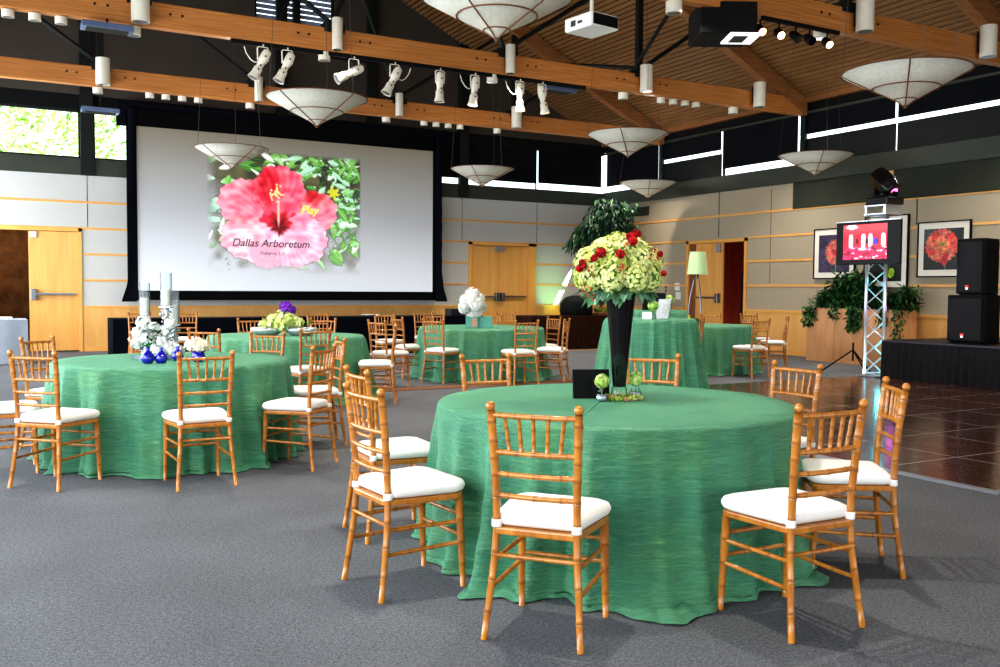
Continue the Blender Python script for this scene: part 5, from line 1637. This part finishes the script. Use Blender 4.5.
# TV
def tv_image():
    h, w = 70, 96
    X, Y = np.meshgrid(np.linspace(0, 1, w), np.linspace(0, 1, h))
    img = np.zeros((h, w, 3)); nz = vnoise(h, w, 16, 4)[..., None]
    img[:] = np.array([214, 30, 50])
    over(img, np.clip((.35 - Y) / .2, 0, 1) * .5, (250, 90, 90))
    over(img, blob(X, Y, .2, .06, .16, .09, 0, .1, 5, 0, .5), (255, 240, 230))
    for cx in (.18, .47, .63, .92):
        over(img, blob(X, Y, cx, .48, .055, .24, 0, 0, soft=.3, pw=4), (255, 226, 226))
    for cx in (.33, .55, .78):
        over(img, blob(X, Y, cx, .48, .04, .10, 0, 0, soft=.3, pw=4), (60, 10, 20))
    over(img, blob(X, Y, .75, .49, .045, .1, 0, 0, soft=.2, pw=5), (30, 50, 170))
    over(img, np.clip((Y - .62) / .1, 0, 1), np.array([120, 8, 34]) + nz * np.array([130, 40, 70]))
    r = random.Random(3)
    for k in range(26):
        over(img, blob(X, Y, r.random(), r.uniform(.62, .98), r.uniform(.02, .07), r.uniform(.015, .04), 0, 0, soft=.4), r.choice([(255, 170, 200), (250, 90, 130), (60, 6, 30), (255, 210, 220)]))
    over(img, blob(X, Y, .45, .70, .13, .06, 0, 0, soft=.5), (255, 190, 190))
    return lin(img)
t = empty('television', (TX - .38, 9.68, 1.75), 0, 'flat TV on the truss tower showing a red-lit banquet room', 'television')
MB().box(-.03, .02, -.585, .585, 0, .66).build('bezel', M['tvblack'], t, bevel=.012)
MB().box(-.033, -.029, -.54, .54, .06, .62).build('screen_glass', M['tvblack'], t)
grid_image(tv_image(), .44, -.36, .08, .61, 'screen_picture', M['tvvc'], t, lambda a, z: (-.036, a, z))
MB().box(.02, .24, -.12, .12, .2, .45).build('wall_mount', M['black'], t)
MB().box(-.034, -.01, -.585, .585, .655, .668).build('top_glare_strip', M['alu'], t)
# tripod stand at truss base
t = empty('tripod_stand', (12.52, 10.5, 0), 0, 'low black tripod stand on the carpet behind the truss tower', 'tripod')
MB().tube([(0, 0, 0.2), (0, 0, .5)], .015, 8).build('pole', M['black'], t)
for k in range(3):
    a = 2 * pi * k / 3 + 2.4
    MB().tube([(0, 0, .38), (.5 * cos(a), .5 * sin(a), .01)], .013, 6).build('leg', M['black'], t)

# ---------------- stage
t = empty('stage_platform', (13.4, 7.6, 0), 0, 'low black stage with pleated black skirt at the right edge', 'stage')
MB().box(-1.28, 1.3, -2.6, 2.02, .56, .60).build('stage_deck', M['tvblack'], t, bevel=.004)
m = drape(420, -2.6, 2.02, -1.29, .005, .57, .024, 38, 'y', rows=6)
q = drape(120, -1.28, 1.3, 2.03, .005, .57, .014, 22, 'x', rows=6); m._add(q.v, q.f)
q = drape(120, -1.28, 1.3, -2.6, .005, .57, .014, 22, 'x', rows=6); m._add(q.v, q.f)
m.build('stage_skirt', M['skirtblack'], t, smooth=True)
MB().box(-1.295, -1.28, -2.6, 2.02, .575, .60).build('deck_edge', M['stageedge'], t)
# speakers
def spk(x0, x1, y0, y1, z0, z1, name, label):
    t = empty(name, ((x0 + x1) / 2, (y0 + y1) / 2, z0), 0, label, 'loudspeaker')
    a, b_ = (x1 - x0) / 2, (y1 - y0) / 2; h = z1 - z0
    poly = [(-a, -b_ + .05), (-a - .03, -b_ * .5), (-a - .04, 0), (-a - .03, b_ * .5), (-a, b_ - .05), (-a + .05, b_), (a, b_ * .7), (a, -b_ * .7), (-a + .05, -b_)]
    poly = list(reversed(poly))
    MB().prism(poly, .015, h).build('cabinet', M['black'], t, bevel=.02)
    gp = [(-a - .004, -b_ + .05), (-a - .036, -b_ * .5), (-a - .047, 0), (-a - .036, b_ * .5), (-a - .004, b_ - .05), (-a + .02, b_ - .06), (-a + .02, -b_ + .06)]
    MB().prism(list(reversed(gp)), .05, h - .05).build('grille', M['speaker'], t)
    MB().box(-a - .056, -a - .04, -.022, .022, .11, .14).build('badge', M['redled'], t)
    MB().box(-a - .056, -a - .04, -.016, .016, .08, .11).build('badge', M['whiteled'], t)
    MB().box(-a + .04, a - .04, -b_ + .06, b_ - .06, 0, .015).build('rubber_foot', M['black'], t)
spk(12.52, 13.04, 8.23, 8.85, .60, 1.30, 'subwoofer', 'lower black loudspeaker box standing on the stage')
spk(12.56, 13.01, 8.27, 8.75, 1.30, 2.12, 'loudspeaker', 'upper black loudspeaker stacked on the lower one')

# ---------------- trees outside the left windows
def out_tree(x, y, z, seed, label):
    r = random.Random(seed)
    t = empty('outdoor_tree', (x, y, -0.1), 0, label, 'tree')
    MB().tube([(0, 0, 0), (.1, 0, 2.5), (0, .1, z)], [.16, .12, .08], 8).build('trunk', M['brownbark'], t)
    m = MB()
    def f_():
        d = Vector((r.gauss(0, 1), r.gauss(0, 1), r.gauss(0, 1))).normalized()
        return Vector((0, 0, z + .3)) + Vector((d.x * 1.9, d.y * 1.0, d.z * 1.6)) * r.uniform(.3, 1) ** .5, (d.x, d.y, d.z)
    leaves(m, f_, 1900, .22, .12, [(150, 190, 90), (196, 220, 130), (110, 150, 70), (226, 236, 180), (240, 246, 214)], r, .1)
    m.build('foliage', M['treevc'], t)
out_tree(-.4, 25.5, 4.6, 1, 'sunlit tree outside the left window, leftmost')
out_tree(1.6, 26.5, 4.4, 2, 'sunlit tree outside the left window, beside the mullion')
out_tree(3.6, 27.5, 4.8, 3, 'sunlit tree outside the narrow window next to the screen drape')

# ------------------------------------------------------------------ lights
w = bpy.data.worlds.new('sky'); SC.world = w; w.use_nodes = True
bg = w.node_tree.nodes['Background']
bg.inputs[0].default_value = (0.86, 0.94, 1.0, 1); bg.inputs[1].default_value = 2.6

def area(name, loc, rot, sx, sy, power, col=(1, 1, 1), portal=False):
    l = bpy.data.lights.new(name, 'AREA'); l.shape = 'RECTANGLE'; l.size = sx; l.size_y = sy; l.energy = power; l.color = col
    o = bpy.data.objects.new(name, l); COL.objects.link(o); o.location = loc; o.rotation_euler = rot
    if portal: l.cycles.is_portal = True
    return o
# daylight at the tall left-wall openings; the rear lamps are added unseen fill
for y in (1.1, 5.3, 9.5, 13.7, 18.05):
    area('window_daylight', (LX - .05, y + .2, 2.2), (0, radians(-90), 0), 3.3, 3.7, 215 if y < 15 else 460, (.86, .93, 1.0))
for x in (.0, 4.1, 8.3, 12.4):
    area('window_daylight', (x, BY - .05, 1.95), (radians(90), 0, 0), 3.6, 3.2, 55, (1.0, .96, .90))
def spot(loc, tgt, power, angle, blend=.6, col=(1, .85, .65), r=.06, name='spot'):
    l = bpy.data.lights.new(name, 'SPOT'); l.energy = power; l.spot_size = radians(angle); l.spot_blend = blend; l.color = col; l.shadow_soft_size = r
    o = bpy.data.objects.new(name, l); COL.objects.link(o); o.location = loc
    d = Vector(tgt) - Vector(loc); o.rotation_euler = d.to_track_quat('-Z', 'Y').to_euler()
    return o
for Y, xs in ((4.5, (1.96, 4.73)), (9.0, (10.61, 13.33, 4.7, 7.7, 2.0)), (13.6, (1.96, 4.73, 7.7, 10.48, 13.22)), (18.1, (1.98, 4.74, 7.64, 10.42, 13.2))):  # near-truss pair has no fitting: added, unseen fill for the nearest tabletop
    for x in xs:
        spot((x, Y - .16, 4.84), (x, Y - .16, 0), 480 if Y > 5 else 430, 115, .9, (1, .93, .82), .10, 'downlight_beam')
def point(loc, p, col, r=.1, name='point'):
    l = bpy.data.lights.new(name, 'POINT'); l.energy = p; l.color = col; l.shadow_soft_size = r
    o = bpy.data.objects.new(name, l); COL.objects.link(o); o.location = loc; return o
for x, y, z in ((3.83, 6.94, 3.44), (3.88, 11.85, 3.44), (4.03, 17.17, 3.48), (9.11, 17.08, 3.45), (9.14, 12.17, 3.48), (13.6, 17.33, 3.47), (8.6, 6.62, 3.31), (13.22, 12.02, 3.43)):
    point((x, y, z + .45), 24, (1, .95, .86), .12, 'pendant_bulb')
point((TX + .05, TY, .45), 5, (.1, .9, 1.0), .05, 'truss_glow'); point((TX + .05, TY, 1.45), 3, (.1, .9, 1.0), .05, 'truss_glow')
point((TX + .2, TY - .1, 1.1), 1.2, (1.0, .2, .9), .05, 'truss_glow')
spot((12.4, 8.4, 3.8), (12.8, 8.42, 2.1), 25, 40, .6, (1, .15, .9), .05, 'magenta_beam')
spot((13.1, 19.75, .3), (13.05, 20.7, 1.35), 100, 48, 1.0, (.4, 1, .3), .05, 'green_uplight')
spot((13.2, 19.7, .5), (13.2, 20.7, .6), 22, 50, .9, (.9, .95, .1), .05, 'green_uplight')
# raking sliver of sunlight on the back wall by the double doors
spot((14.62, 20.44, 3.45), (13.5, 20.7, 1.4), 26000, 3.4, .25, (1, .98, .85), .01, 'sun_sliver')
point((x, y, 1.8), 1, (1, 1, .8), .05, 'x') if False else None
point((RX + .9, 15.9, 2.4), 6, (1, .5, .35), .1, 'hall_bulb')
point((0.2, DY + 1.6, 2.3), 70, (1, .75, .5), .1, 'vestibule_bulb')

# ------------------------------------------------------------------ camera
cam = bpy.data.cameras.new('camera'); co = bpy.data.objects.new('camera', cam); COL.objects.link(co)
cam.sensor_width = 36; cam.lens = 932 * 36 / 1000.0
cam.clip_end = 200
yaw, pitch, roll, H = radians(29.2255), radians(2.7727), radians(.4202), 1.3474
fw = Vector((sin(yaw) * cos(pitch), cos(yaw) * cos(pitch), -sin(pitch)))
r0 = Vector((cos(yaw), -sin(yaw), 0)); u0 = r0.cross(fw)
rr = cos(roll) * r0 + sin(roll) * u0; uu = -sin(roll) * r0 + cos(roll) * u0
mw = Matrix(((rr.x, uu.x, -fw.x, 0), (rr.y, uu.y, -fw.y, 0), (rr.z, uu.z, -fw.z, H), (0, 0, 0, 1)))
co.matrix_world = mw
SC.camera = co
SC.view_settings.view_transform = 'Standard'
SC.view_settings.look = 'Medium High Contrast'
SC.view_settings.exposure = 0.0
SC.cycles.use_denoising = True
SC.cycles.max_bounces = 8
SC.cycles.transparent_max_bounces = 16
SC.cycles.caustics_reflective = False
SC.cycles.caustics_refractive = False
SC.cycles.sample_clamp_indirect = 6.0
